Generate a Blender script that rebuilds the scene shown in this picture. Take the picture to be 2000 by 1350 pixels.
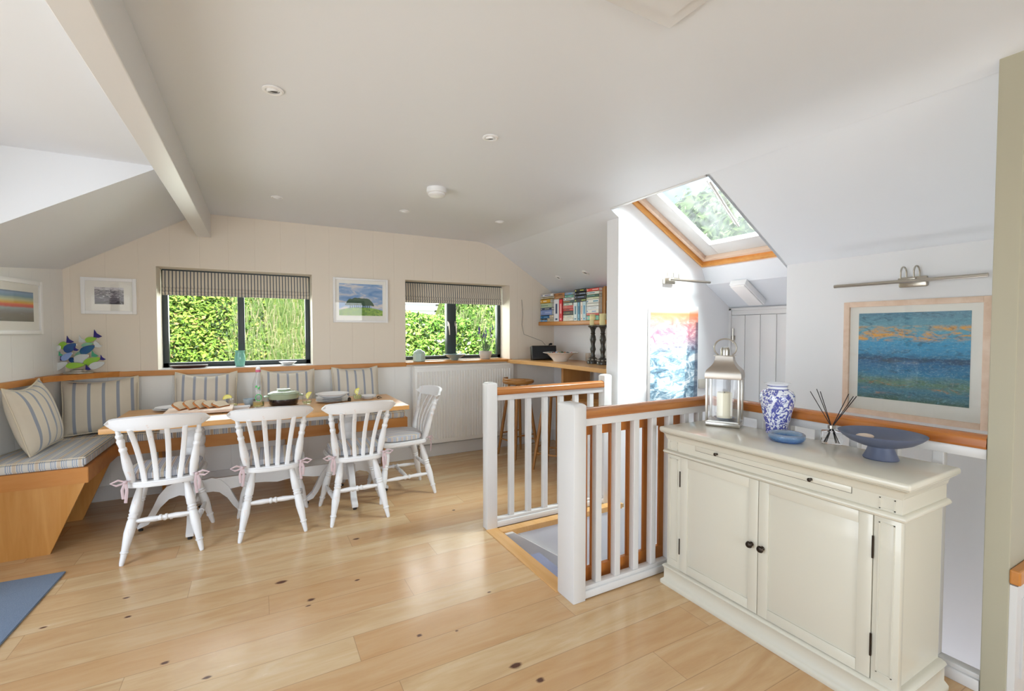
import bpy, bmesh, math, random
from mathutils import Vector, Matrix, noise
random.seed(7)
R = math.radians
C = bpy.context.scene.collection
for o in list(bpy.data.objects): bpy.data.objects.remove(o)

# ------------------------------------------------------------ camera
S = bpy.context.scene
cam_d = bpy.data.cameras.new('camera'); cam = bpy.data.objects.new('camera', cam_d); C.objects.link(cam)
cam_d.sensor_fit = 'HORIZONTAL'; cam_d.sensor_width = 36; cam_d.lens = 36*900/2000
cam_d.clip_start = 0.05; cam_d.clip_end = 200
cam.location = (0, 0, 1.38); cam.rotation_euler = (R(90-1.75), 0, R(-28.8))
S.camera = cam
# ------------------------------------------------------------ exposure
S.view_settings.view_transform = 'Standard'; S.view_settings.look = 'None'
S.view_settings.exposure = 0.27; S.view_settings.gamma = 1.0
S.view_settings.use_curve_mapping = False
# ------------------------------------------------------------ sky
W = bpy.data.worlds.new('sky'); S.world = W; W.use_nodes = True
wn = W.node_tree.nodes; wl = W.node_tree.links; wn.clear()
sky = wn.new('ShaderNodeTexSky'); sky.sky_type = 'NISHITA'; sky.sun_disc = False
sky.sun_elevation = R(55); sky.sun_rotation = R(160); sky.air_density = 1.0; sky.dust_density = 2.0
bg = wn.new('ShaderNodeBackground'); bg.inputs[1].default_value = 0.22
wo = wn.new('ShaderNodeOutputWorld')
wl.new(sky.outputs[0], bg.inputs[0]); wl.new(bg.outputs[0], wo.inputs[0])
# ------------------------------------------------------------ sun, and area fills boosting the daylight at the openings
sd = bpy.data.lights.new('sun', 'SUN'); sun = bpy.data.objects.new('sun', sd); C.objects.link(sun)
sd.energy = 8.0; sd.angle = R(0.8); sd.color = (1, .95, .86)
sun.rotation_euler = Vector((-.13, .70, -1.50)).to_track_quat('-Z', 'Y').to_euler()
def area(name, loc, d, sx, sy, e, col):
    l = bpy.data.lights.new(name, 'AREA'); l.shape = 'RECTANGLE'; l.size = sx; l.size_y = sy; l.energy = e; l.color = col
    o = bpy.data.objects.new(name, l); C.objects.link(o); o.location = loc
    o.rotation_euler = Vector(d).to_track_quat('-Z', 'Z').to_euler(); return o
area('patio_door_fill', (-3.4, .8, 1.35), (1, .08, .0), 6.0, 2.6, 235, (.82, .91, 1.0))  # interior fill, set brighter than the daylight these doors would give
area('rear_window_fill', (.8, -5.6, 1.5), (0, 1, 0), 6.0, 2.8, 230, (.88, .94, 1.0))  # added fill behind the camera, brighter than an unseen rear window's daylight
area('daylight_back_windows', (.95, 5.75, 1.75), (0, -1, -.12), 3.6, 1.0, 75, (.95, 1.0, .95))
area('daylight_skylight', (3.5, 1.7, 3.7), (-.22, .42, -1), 1.3, 1.3, 480, (.93, .97, 1.0))
area('stairwell_fill', (2.87, 1.55, -2.35), (0, .05, 1), .75, 2.0, 26, (.96, .97, 1.0))  # added upward fill for the stairwell, in place of downstairs window light

# ------------------------------------------------------------ materials
def nt(name):
    m = bpy.data.materials.new(name); m.use_nodes = True
    n = m.node_tree.nodes; l = m.node_tree.links
    return m, n, l, n['Principled BSDF']
def rgb(h):
    if isinstance(h, str):
        h = h.lstrip('#'); v = [int(h[i:i+2], 16)/255 for i in (0, 2, 4)]
        return tuple((c/12.92 if c <= .04045 else ((c+.055)/1.055)**2.4) for c in v)+(1,)
    return tuple(h)+(1,) if len(h) == 3 else h
def math_(n, l, op, a, b=None, c=None, clamp=False):
    x = n.new('ShaderNodeMath'); x.operation = op; x.use_clamp = clamp
    for i, v in enumerate((a, b, c)):
        if v is None: continue
        if isinstance(v, (int, float)): x.inputs[i].default_value = v
        else: l.new(v, x.inputs[i])
    return x.outputs[0]
def mix_(n, l, f, a, b, mode='MIX'):
    x = n.new('ShaderNodeMix'); x.data_type = 'RGBA'; x.blend_type = mode
    for i, v in ((0, f), (6, a), (7, b)):
        if isinstance(v, (int, float)): x.inputs[i].default_value = v
        elif isinstance(v, tuple): x.inputs[i].default_value = v
        else: l.new(v, x.inputs[i])
    return x.outputs[2]
def coords(n, l, world=False):
    if world: g = n.new('ShaderNodeNewGeometry'); return g.outputs['Position']
    t = n.new('ShaderNodeTexCoord'); return t.outputs['Object']
def mapping(n, l, v, sc=(1, 1, 1), rot=(0, 0, 0), loc=(0, 0, 0)):
    m = n.new('ShaderNodeMapping'); l.new(v, m.inputs[0])
    m.inputs['Scale'].default_value = sc; m.inputs['Rotation'].default_value = rot; m.inputs['Location'].default_value = loc
    return m.outputs[0]
def noise_(n, l, v, sc, det=4, rough=.5, dist=0):
    t = n.new('ShaderNodeTexNoise'); l.new(v, t.inputs['Vector']); t.inputs['Scale'].default_value = sc
    t.inputs['Detail'].default_value = det; t.inputs['Roughness'].default_value = rough; t.inputs['Distortion'].default_value = dist
    return t.outputs['Fac']
def ramp_(n, l, f, stops, const=False):
    r = n.new('ShaderNodeValToRGB'); e = r.color_ramp.elements
    if const: r.color_ramp.interpolation = 'CONSTANT'
    while len(e) > 1: e.remove(e[-1])
    e[0].position = stops[0][0]; e[0].color = rgb(stops[0][1])
    for p, c in stops[1:]:
        k = e.new(p); k.color = rgb(c)
    l.new(f, r.inputs[0]); return r.outputs[0]
def bump_(n, l, h, st, dist=.01, bs=None):
    b = n.new('ShaderNodeBump'); b.inputs['Strength'].default_value = st; b.inputs['Distance'].default_value = dist
    l.new(h, b.inputs['Height']); return b.outputs[0]
def pbr(name, col, rough=.5, metal=0, trans=0, spec=.5, coat=0, var=None, bmp=None, ior=None, alpha=None):
    m, n, l, p = nt(name); p.inputs['Base Color'].default_value = rgb(col)
    p.inputs['Roughness'].default_value = rough; p.inputs['Metallic'].default_value = metal
    p.inputs['Transmission Weight'].default_value = trans; p.inputs['Specular IOR Level'].default_value = spec
    p.inputs['Coat Weight'].default_value = coat
    if ior: p.inputs['IOR'].default_value = ior
    v = coords(n, l)
    if var:
        f = noise_(n, l, v, var[0], 3)
        l.new(mix_(n, l, f, rgb(col), rgb(var[1])), p.inputs['Base Color'])
    if bmp:
        l.new(bump_(n, l, noise_(n, l, v, bmp[0], 3), bmp[1], .003), p.inputs['Normal'])
    m.diffuse_color = rgb(col)
    return m
def wood(name, c1, c2, axis='x', sc=6, rough=.4, coat=0, dark=None):
    m, n, l, p = nt(name); v = coords(n, l)
    s = [sc, sc, sc]; s['xyz'.index(axis)] = sc*.09
    w = mapping(n, l, v, tuple(s))
    f = noise_(n, l, w, 2.2, 6, .6, .6); g = noise_(n, l, mapping(n, l, v, tuple(q*9 for q in s)), 1.5, 3)
    c = ramp_(n, l, f, [(.3, c1), (.7, c2)])
    c = mix_(n, l, math_(n, l, 'MULTIPLY', g, .22), c, rgb(dark or c1))
    l.new(c, p.inputs['Base Color']); p.inputs['Roughness'].default_value = rough; p.inputs['Coat Weight'].default_value = coat
    l.new(bump_(n, l, g, .08, .002), p.inputs['Normal']); return m
def glassy(name, col=(1, 1, 1), refl=1.45, dirt=0.0, dirtcol=(.8, .82, .8)):
    m, n, l, p = nt(name); n.remove(p); out = n['Material Output']
    t = n.new('ShaderNodeBsdfTransparent'); t.inputs[0].default_value = rgb(col)
    g = n.new('ShaderNodeBsdfGlossy'); g.inputs['Roughness'].default_value = .01
    lw = n.new('ShaderNodeLayerWeight'); lw.inputs[0].default_value = .5
    r0 = ((refl-1)/(refl+1))**2
    fr = math_(n, l, 'ADD', r0, math_(n, l, 'MULTIPLY', math_(n, l, 'POWER', lw.outputs['Facing'], 5), .5*(1-r0)))
    mx = n.new('ShaderNodeMixShader')
    l.new(fr, mx.inputs[0])
    l.new(t.outputs[0], mx.inputs[1]); l.new(g.outputs[0], mx.inputs[2])
    o = mx.outputs[0]
    if dirt:
        d = n.new('ShaderNodeBsdfTranslucent'); d.inputs[0].default_value = rgb(dirtcol)
        d2 = n.new('ShaderNodeBsdfDiffuse'); d2.inputs[0].default_value = rgb(dirtcol)
        dm = n.new('ShaderNodeMixShader'); dm.inputs[0].default_value = .5; l.new(d.outputs[0], dm.inputs[1]); l.new(d2.outputs[0], dm.inputs[2])
        f = noise_(n, l, mapping(n, l, coords(n, l), (1, 2.2, 1)), 3.2, 7, .65)
        f = math_(n, l, 'MULTIPLY', math_(n, l, 'SUBTRACT', f, .25), dirt*2.4, clamp=True)
        m2 = n.new('ShaderNodeMixShader'); l.new(f, m2.inputs[0]); l.new(o, m2.inputs[1]); l.new(dm.outputs[0], m2.inputs[2]); o = m2.outputs[0]
    l.new(o, out.inputs[0]); return m
def periodic(n, l, x, per, stops):
    f = math_(n, l, 'FRACT', math_(n, l, 'DIVIDE', x, per)); return ramp_(n, l, f, stops, True)
def sep(n, l, v):
    s = n.new('ShaderNodeSeparateXYZ'); l.new(v, s.inputs[0]); return s.outputs
def fabric(name, per, stops, axis=0, cross=None, rough=.95, weave=700):
    m, n, l, p = nt(name); v = coords(n, l); s = sep(n, l, v)
    c = periodic(n, l, math_(n, l, 'ADD', s[axis], 10.0), per, stops)
    c = mix_(n, l, math_(n, l, 'MULTIPLY', noise_(n, l, v, 6, 3), .18), c, rgb('#8f8a80'))
    l.new(c, p.inputs['Base Color']); p.inputs['Roughness'].default_value = rough; p.inputs['Specular IOR Level'].default_value = .1
    p.inputs['Sheen Weight'].default_value = .2
    l.new(bump_(n, l, noise_(n, l, v, weave, 2), .25, .001), p.inputs['Normal']); return m
def wallmat(name, col, axis=None, per=.2, off=0, rough=.55):
    """painted board wall: shallow vertical grooves every `per` metres along world axis"""
    m, n, l, p = nt(name); v = coords(n, l, True)
    f = noise_(n, l, v, 1.2, 3)
    l.new(mix_(n, l, math_(n, l, 'MULTIPLY', f, .05), rgb(col), (.5, .5, .5, 1)), p.inputs['Base Color'])
    p.inputs['Roughness'].default_value = rough; p.inputs['Specular IOR Level'].default_value = .3
    if axis is not None:
        s = sep(n, l, v)
        x = math_(n, l, 'FRACT', math_(n, l, 'DIVIDE', math_(n, l, 'ADD', s[axis], 20+off), per))
        d = math_(n, l, 'ABSOLUTE', math_(n, l, 'SUBTRACT', x, .5))
        h = math_(n, l, 'SUBTRACT', 1.0, math_(n, l, 'MULTIPLY', math_(n, l, 'SUBTRACT', d, .5-.006/per), per/.006, clamp=True))
        l.new(bump_(n, l, h, .45, .003), p.inputs['Normal'])
    return m
def floormat():
    m, n, l, p = nt('oak_planks'); v = coords(n, l, True); s = sep(n, l, v)
    PW, PL = .182, 1.9
    y = math_(n, l, 'DIVIDE', math_(n, l, 'ADD', s[1], 10.055), PW)
    row = math_(n, l, 'FLOOR', y); fy = math_(n, l, 'FRACT', y)
    wn_ = n.new('ShaderNodeTexWhiteNoise'); wn_.noise_dimensions = '1D'; l.new(row, wn_.inputs['W'])
    x = math_(n, l, 'ADD', math_(n, l, 'DIVIDE', math_(n, l, 'ADD', s[0], 20), PL), math_(n, l, 'MULTIPLY', wn_.outputs[0], 5))
    colm = math_(n, l, 'FLOOR', x); fx = math_(n, l, 'FRACT', x)
    cmb = n.new('ShaderNodeCombineXYZ'); l.new(row, cmb.inputs[0]); l.new(colm, cmb.inputs[1])
    w2 = n.new('ShaderNodeTexWhiteNoise'); w2.noise_dimensions = '2D'; l.new(cmb.outputs[0], w2.inputs['Vector'])
    off = n.new('ShaderNodeVectorMath'); off.operation = 'SCALE'; l.new(w2.outputs[1], off.inputs[0]); off.inputs['Scale'].default_value = 30
    ad = n.new('ShaderNodeVectorMath'); ad.operation = 'ADD'; l.new(v, ad.inputs[0]); l.new(off.outputs[0], ad.inputs[1])
    pv = ad.outputs[0]
    g1 = noise_(n, l, mapping(n, l, pv, (1.1, 7, 1)), 1.6, 6, .62, .9)
    g2 = noise_(n, l, mapping(n, l, pv, (5, 70, 1)), 1.5, 4, .6, .3)
    big = noise_(n, l, v, .8, 2)
    c = ramp_(n, l, g1, [(.28, '#c9a274'), (.5, '#dbbb8e'), (.72, '#e6cfa8')])
    c = mix_(n, l, math_(n, l, 'MULTIPLY', w2.outputs[0], .55), c, rgb('#cb9258'))
    c = mix_(n, l, math_(n, l, 'MULTIPLY', g2, .20), c, rgb('#a67a48'))
    c = mix_(n, l, math_(n, l, 'MULTIPLY', big, .25), c, rgb('#cdb692'))
    # knots
    kn = None
    for kx, ky, kr in ((.09, 2.8, .028), (.215, 2.54, .02), (-.362, 2.342, .016), (.911, 1.625, .026), (.956, 1.508, .018), (-.574, 2.81, .014), (.2, 2.49, .012),
                       (-.62, 3.02, .016), (.62, 2.0, .014), (-.2, 2.16, .016), (1.05, 2.16, .011), (.78, 1.95, .01), (.46, 2.62, .011), (-.9, 2.9, .014), (.55, 3.15, .02), (1.3, 3.3, .014)):
        dx = math_(n, l, 'MULTIPLY', math_(n, l, 'SUBTRACT', s[0], kx), .62); dy = math_(n, l, 'SUBTRACT', s[1], ky)
        d = math_(n, l, 'SQRT', math_(n, l, 'ADD', math_(n, l, 'MULTIPLY', dx, dx), math_(n, l, 'MULTIPLY', dy, dy)))
        d = math_(n, l, 'ADD', d, math_(n, l, 'MULTIPLY', math_(n, l, 'SUBTRACT', g2, .5), .02))
        k = math_(n, l, 'SUBTRACT', 1, math_(n, l, 'DIVIDE', d, kr*.75), clamp=True)
        k = math_(n, l, 'MULTIPLY', k, 2.2, clamp=True)
        kn = k if kn is None else math_(n, l, 'MAXIMUM', kn, k)
    c = mix_(n, l, kn, c, rgb('#5b3a2c'))
    e1 = math_(n, l, 'ABSOLUTE', math_(n, l, 'SUBTRACT', fy, .5)); e1 = math_(n, l, 'GREATER_THAN', e1, .5-.0016/PW)
    e2 = math_(n, l, 'ABSOLUTE', math_(n, l, 'SUBTRACT', fx, .5)); e2 = math_(n, l, 'GREATER_THAN', e2, .5-.0014/PL)
    e = math_(n, l, 'MAXIMUM', e1, e2)
    c = mix_(n, l, math_(n, l, 'MULTIPLY', e, .42), c, rgb('#7a5836'))
    l.new(c, p.inputs['Base Color'])
    l.new(math_(n, l, 'ADD', .15, math_(n, l, 'MULTIPLY', g1, .18)), p.inputs['Roughness'])
    p.inputs['Specular IOR Level'].default_value = .5
    h = math_(n, l, 'SUBTRACT', math_(n, l, 'MULTIPLY', g2, .25), e)
    l.new(bump_(n, l, h, .12, .002), p.inputs['Normal']); return m
def artmat(name, stops, axis=2, lo=0, hi=1, sc=(3, 3, 3), dist=.25, extra=None, rough=.5):
    """painting: colour bands along an axis broken up by noise"""
    m, n, l, p = nt(name); v = coords(n, l); s = sep(n, l, v)
    a = noise_(n, l, mapping(n, l, v, sc), 1, 8, .68, .5)
    t = math_(n, l, 'DIVIDE', math_(n, l, 'SUBTRACT', s[axis], lo), hi-lo)
    t = math_(n, l, 'ADD', t, math_(n, l, 'MULTIPLY', math_(n, l, 'SUBTRACT', a, .5), dist))
    c = ramp_(n, l, t, stops)
    for e in (extra or []):
        # e = (noise scale vec, threshold, sharp, colour, amount)
        q = noise_(n, l, mapping(n, l, v, e[0], loc=(e[5] if len(e) > 5 else 0,)*3), 1, 6, .65, .8)
        q = math_(n, l, 'MULTIPLY', math_(n, l, 'SUBTRACT', q, e[1]), e[2], clamp=True)
        if len(e) > 6:
            z0, z1 = e[6]; u = math_(n, l, 'DIVIDE', math_(n, l, 'SUBTRACT', s[axis], lo), hi-lo)
            mid = (z0+z1)/2; w = (z1-z0)/2
            k = math_(n, l, 'MULTIPLY', math_(n, l, 'SUBTRACT', 1, math_(n, l, 'DIVIDE', math_(n, l, 'ABSOLUTE', math_(n, l, 'SUBTRACT', u, mid)), w)), 3, clamp=True)
            q = math_(n, l, 'MULTIPLY', q, k)
        c = mix_(n, l, math_(n, l, 'MULTIPLY', q, e[4]), c, rgb(e[3]))
    l.new(c, p.inputs['Base Color']); p.inputs['Roughness'].default_value = rough; return m

M = {}
M['ceil'] = wallmat('ceiling_paint', '#e6e9ee')
M['wallb'] = wallmat('back_wall_boards', '#e6dccd', 0, .213, .04)
M['walll'] = wallmat('left_wall_boards', '#ebeae7', 1, .213, 0)
M['walllow'] = wallmat('white_lower_boards', '#f3f2ef', 0, .213, .04)
M['wallw'] = wallmat('white_wall_paint', '#ececee')
M['trimw'] = pbr('white_gloss_paint', '#dcdad8', .32)
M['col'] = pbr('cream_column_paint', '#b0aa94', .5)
M['floor'] = floormat()
M['oak'] = wood('oak', '#c07a34', '#d29450', 'x', 6, .38)
M['oaky'] = wood('oak_along_y', '#b8722c', '#cf9048', 'y', 6, .38)
M['oakz'] = wood('oak_upright', '#c08238', '#d8a05c', 'z', 6, .38)
M['oaklt'] = wood('pale_oak', '#cd924f', '#dfae72', 'x', 6, .33)
M['oaklty'] = wood('pale_oak_y', '#d39c58', '#e3b67c', 'y', 6, .33)
M['rail'] = wood('varnished_pine', '#a2602f', '#c4864e', 'x', 7, .22, .3)
M['raily'] = wood('varnished_pine_y', '#a35a22', '#c27a38', 'y', 7, .22, .3)
M['gate'] = wood('gate_beech', '#c0722e', '#d88c42', 'z', 7, .35, dark='#9a5220')
M['stool'] = wood('elm', '#8c5a2a', '#b98446', 'z', 7, .4)
M['stoolt'] = wood('elm_seat', '#9c6830', '#bd8a4c', 'x', 7, .4)
M['pine'] = wood('skylight_pine', '#d99444', '#e8b06a', 'x', 5, .4)
M['palewood'] = wood('limed_frame', '#dcbda4', '#ecd4c0', 'y', 6, .5)
M['brown'] = wood('brown_board', '#a8733a', '#b9854a', 'z', 5, .5)
def chairpaint():
    m, n, l, p = nt('distressed_white_paint'); v = coords(n, l)
    a = noise_(n, l, mapping(n, l, v, (9, 9, 5)), 1, 5, .6); b = noise_(n, l, mapping(n, l, v, (50, 50, 22)), 1, 4, .7)
    f = math_(n, l, 'MULTIPLY', math_(n, l, 'SUBTRACT', math_(n, l, 'MULTIPLY', a, b), .355), 9, clamp=True)
    l.new(mix_(n, l, math_(n, l, 'MULTIPLY', f, .6), rgb('#e2e1e1'), rgb('#d9a98c')), p.inputs['Base Color'])
    p.inputs['Roughness'].default_value = .42; return m
M['chair'] = chairpaint()
tick = [(0, '#8a93a6'), (.05, '#d8d0c4'), (.10, '#98a0b0'), (.14, '#d6cfc4'), (.19, '#8a93a6'), (.24, '#dcd4c8'), (.30, '#c7a98c'), (.46, '#dcd4c8'), (.50, '#7c8698'), (.54, '#d8d0c4'), (.60, '#8a93a6'), (.64, '#d6cfc4'), (.70, '#98a0b0'), (.75, '#dcd4c8'), (.82, '#cfc4b4')]
def fabric_box(name, per, stops):
    m, n, l, p = nt(name); v = coords(n, l); s = sep(n, l, v)
    tc = n.new('ShaderNodeTexCoord'); ns = sep(n, l, tc.outputs['Normal'])
    k = math_(n, l, 'GREATER_THAN', math_(n, l, 'ABSOLUTE', ns[0]), .6)
    u = math_(n, l, 'ADD', math_(n, l, 'MULTIPLY', s[0], math_(n, l, 'SUBTRACT', 1, k)), math_(n, l, 'MULTIPLY', s[1], k))
    c = periodic(n, l, math_(n, l, 'ADD', u, 10.0), per, stops)
    l.new(c, p.inputs['Base Color']); p.inputs['Roughness'].default_value = .95; p.inputs['Specular IOR Level'].default_value = .1
    l.new(bump_(n, l, noise_(n, l, v, 700, 2), .25, .001), p.inputs['Normal']); return m
M['tickx'] = fabric_box('ticking', .125, tick); M['tickc'] = fabric_box('ticking_fine', .082, [(a, {'#d8d0c4': '#cdcdd0', '#dcd4c8': '#d0cfd2', '#c7a98c': '#c6b4a6', '#d6cfc4': '#cccdd2'}.get(c, c)) for a, c in tick])
M['ticky'] = fabric('ticking_y', .115, tick, 1)
tickl = [(a, {'#c7a98c': '#cdc6be', '#7c8698': '#a6b2c6', '#8a93a6': '#b0bccd', '#98a0b0': '#b8c2d0'}.get(c, '#cfd2d6')) for a, c in tick]
def fabric_box(name, per, stops):
    m, n, l, p = nt(name); v = coords(n, l); s = sep(n, l, v)
    tc = n.new('ShaderNodeTexCoord'); ns = sep(n, l, tc.outputs['Normal'])
    k = math_(n, l, 'GREATER_THAN', math_(n, l, 'ABSOLUTE', ns[0]), .6)
    u = math_(n, l, 'ADD', math_(n, l, 'MULTIPLY', s[0], math_(n, l, 'SUBTRACT', 1, k)), math_(n, l, 'MULTIPLY', s[1], k))
    c = periodic(n, l, math_(n, l, 'ADD', u, 10.0), per, stops)
    l.new(c, p.inputs['Base Color']); p.inputs['Roughness'].default_value = .95; p.inputs['Specular IOR Level'].default_value = .1
    l.new(bump_(n, l, noise_(n, l, v, 700, 2), .25, .001), p.inputs['Normal']); return m
M['tickx'] = fabric_box('ticking', .125, tick); M['tickc'] = fabric_box('ticking_fine', .082, [(a, {'#d8d0c4': '#cdcdd0', '#dcd4c8': '#d0cfd2', '#c7a98c': '#c6b4a6', '#d6cfc4': '#cccdd2'}.get(c, c)) for a, c in tick])
M['ticky'] = fabric('ticking_y', .115, tick, 1)
tickl = [(a, {'#c7a98c': '#d6c8b6', '#7c8698': '#97a6bd', '#8a93a6': '#a3b0c4', '#98a0b0': '#b0bbcc'}.get(c, '#dedbd5')) for a, c in tick]
M['tickly'] = fabric_box('pale_ticking', .10, tickl)
M['pil'] = fabric('cushion_stripe', .079, [(0, '#e3dacb'), (.38, '#a0a5b2'), (.61, '#e3dacb')], 0)
M['pilthin'] = fabric('cushion_stripe_wide', .086, [(0, '#ddd3c1'), (.38, '#989fac'), (.61, '#ddd3c1')], 0)
M['blind'] = fabric('blind_ticking', .0265, [(0, '#ddd5c5'), (.60, '#5f6670'), (.92, '#ddd5c5')], 0)
M['piping'] = pbr('cream_piping', '#d8cdb8', .9)
M['ribbon'] = pbr('pink_grey_ribbon', '#c4aeb0', .9)
M['rug'] = pbr('flatweave_rug', '#66768c', .95, var=(260, '#8b99ab'), bmp=(400, .6))
M['carpet'] = pbr('stair_carpet', '#8f94b0', .95, var=(200, '#9da2bc'), bmp=(300, .5))
M['steel'] = pbr('brushed_steel', '#b9b4ac', .28, 1)
M['nickel'] = pbr('satin_nickel', '#b5aea2', .3, 1)
M['lanternroof'] = pbr('brushed_lantern_metal', '#b3aaa0', .36, 1)
M['anth'] = pbr('anthracite_frame', '#303a3c', .4)
M['bronze'] = pbr('dark_bronze', '#3c332b', .35, .8)
M['cab'] = pbr('cream_cabinet_paint', '#d9d4c4', .26, coat=.25)
M['rad'] = pbr('radiator_enamel', '#f5f4f1', .3)
M['glass'] = glassy('window_glass', refl=1.12)
M['sky'] = glassy('skylight_glass', (.92, .96, .95), dirt=.05, dirtcol=(.86, .9, .88))
M['pglass'] = glassy('picture_glass', refl=1.4)
M['tglass'] = pbr('clear_glass', '#ffffff', .02, trans=1, ior=1.45)
M['mat'] = pbr('mount_card', '#f1efe8', .8)
M['framew'] = pbr('white_frame', '#f0f0f0', .4)
M['wax'] = pbr('ivory_wax', '#efe8cf', .5); M['waxy'] = pbr('yellow_wax', '#eadfa6', .5)
M['slate'] = pbr('slate_blue_glaze', '#5a6177', .38)
M['black'] = pbr('black', '#161616', .45); M['blackr'] = pbr('black_cracked_lacquer', '#1c1b1a', .25, var=(40, '#55524c'))
M['reed'] = pbr('black_reed', '#241c1c', .7)
M['china'] = pbr('white_china', '#f0eff0', .15, coat=.4)
M['teal'] = pbr('teal_glaze', '#6fb7a6', .18, coat=.5, var=(14, '#8fcdbd'))
M['duck'] = pbr('duck_egg_glaze', '#b9cfc8', .3, coat=.3)
M['duckb'] = pbr('duck_egg_blue_glaze', '#93adb0', .25, coat=.3)
M['stone'] = pbr('stone_pot', '#c9c6bf', .6)
M['plastic'] = pbr('white_plastic', '#eeeeee', .35)
M['flame'] = pbr('shell', '#e9dccd', .5, var=(12, '#c7a890'))
M['spotglass'] = pbr('spot_lamp_reflector', '#b8a83c', .3)
M['trayb'] = pbr('dark_brown_tray', '#4a2a1c', .35)
M['crust'] = pbr('bread_crust', '#a85f2c', .8, var=(30, '#c98a50')); M['crumb'] = pbr('bread_crumb', '#e9dcc6', .9, var=(60, '#d8c4a4'))
M['lemon'] = pbr('lemon', '#e9dc3c', .4)
M['lemonf'] = pbr('lemon_flesh', '#f2ec8c', .4)
M['sage'] = pbr('sage_glaze', '#a5b79a', .2, coat=.5, var=(9, '#b8c6ae')); M['darkg'] = pbr('dark_brown_glaze', '#2e2526', .2, coat=.5)
M['green'] = pbr('print_green', '#5fd07a', .5); M['pink'] = pbr('bottle_cap_pink', '#d8708c', .4)
M['liquid'] = pbr('elderflower_liquid', '#e6ecb8', .02, trans=1, ior=1.33)
M['soil'] = pbr('lavender_foliage', '#6f8468', .9)
M['purple'] = pbr('lavender_flower', '#6a559c', .8)
M['cable'] = pbr('grey_cable', '#77736c', .6)
def blueglass():
    m, n, l, p = nt('blue_bubble_glass'); s = sep(n, l, coords(n, l))
    f = math_(n, l, 'MULTIPLY', s[2], 30, clamp=True)
    c = ramp_(n, l, f, [(0, '#3a78d8'), (.55, '#8fc3f0'), (1, '#dcebfa')])
    l.new(c, p.inputs['Base Color']); p.inputs['Transmission Weight'].default_value = .75; p.inputs['Roughness'].default_value = .06
    l.new(bump_(n, l, noise_(n, l, coords(n, l), 60, 3), .6, .004), p.inputs['Normal']); return m
M['ash'] = blueglass()
def delft():
    m, n, l, p = nt('blue_and_white_porcelain'); v = coords(n, l); s = sep(n, l, v)
    ang = math_(n, l, 'ARCTAN2', s[1], s[0])
    cb = n.new('ShaderNodeCombineXYZ'); l.new(math_(n, l, 'MULTIPLY', ang, .075), cb.inputs[0]); l.new(s[2], cb.inputs[1])
    q = cb.outputs[0]
    vo = n.new('ShaderNodeTexVoronoi'); vo.inputs['Scale'].default_value = 46; l.new(q, vo.inputs['Vector'])
    dots = math_(n, l, 'LESS_THAN', vo.outputs['Distance'], .30)
    dots2 = math_(n, l, 'GREATER_THAN', vo.outputs['Distance'], .17)
    fl = noise_(n, l, q, 44, 4, .6, 1.6); flm = math_(n, l, 'MULTIPLY', math_(n, l, 'SUBTRACT', fl, .46), 18, clamp=True)
    # cartouche arcs
    a = math_(n, l, 'MULTIPLY', ang, 1.5)
    arc = math_(n, l, 'ADD', .10, math_(n, l, 'MULTIPLY', math_(n, l, 'ABSOLUTE', math_(n, l, 'COSINE', a)), .125))
    band = math_(n, l, 'LESS_THAN', math_(n, l, 'ABSOLUTE', math_(n, l, 'SUBTRACT', s[2], arc)), .013)
    inner = math_(n, l, 'LESS_THAN', s[2], arc)
    c = mix_(n, l, math_(n, l, 'MULTIPLY', flm, .92), rgb('#eef0f6'), rgb('#2a36a0'))
    ring = math_(n, l, 'MULTIPLY', dots, dots2)
    c2 = mix_(n, l, ring, rgb('#e6e9f4'), rgb('#26309a'))
    c = mix_(n, l, math_(n, l, 'MULTIPLY', inner, math_(n, l, 'MULTIPLY', ring, .5)), c, rgb('#2e3aa0'))
    c = mix_(n, l, band, c, c2)
    c = mix_(n, l, math_(n, l, 'GREATER_THAN', s[2], .222), c, rgb('#eef0f6'))
    for z0 in (.012, .020, .224, .240):
        c = mix_(n, l, math_(n, l, 'LESS_THAN', math_(n, l, 'ABSOLUTE', math_(n, l, 'SUBTRACT', s[2], z0)), .0018), c, rgb('#2e3aa0'))
    l.new(c, p.inputs['Base Color']); p.inputs['Roughness'].default_value = .1; p.inputs['Coat Weight'].default_value = .6; return m
M['delft'] = delft()

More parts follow.
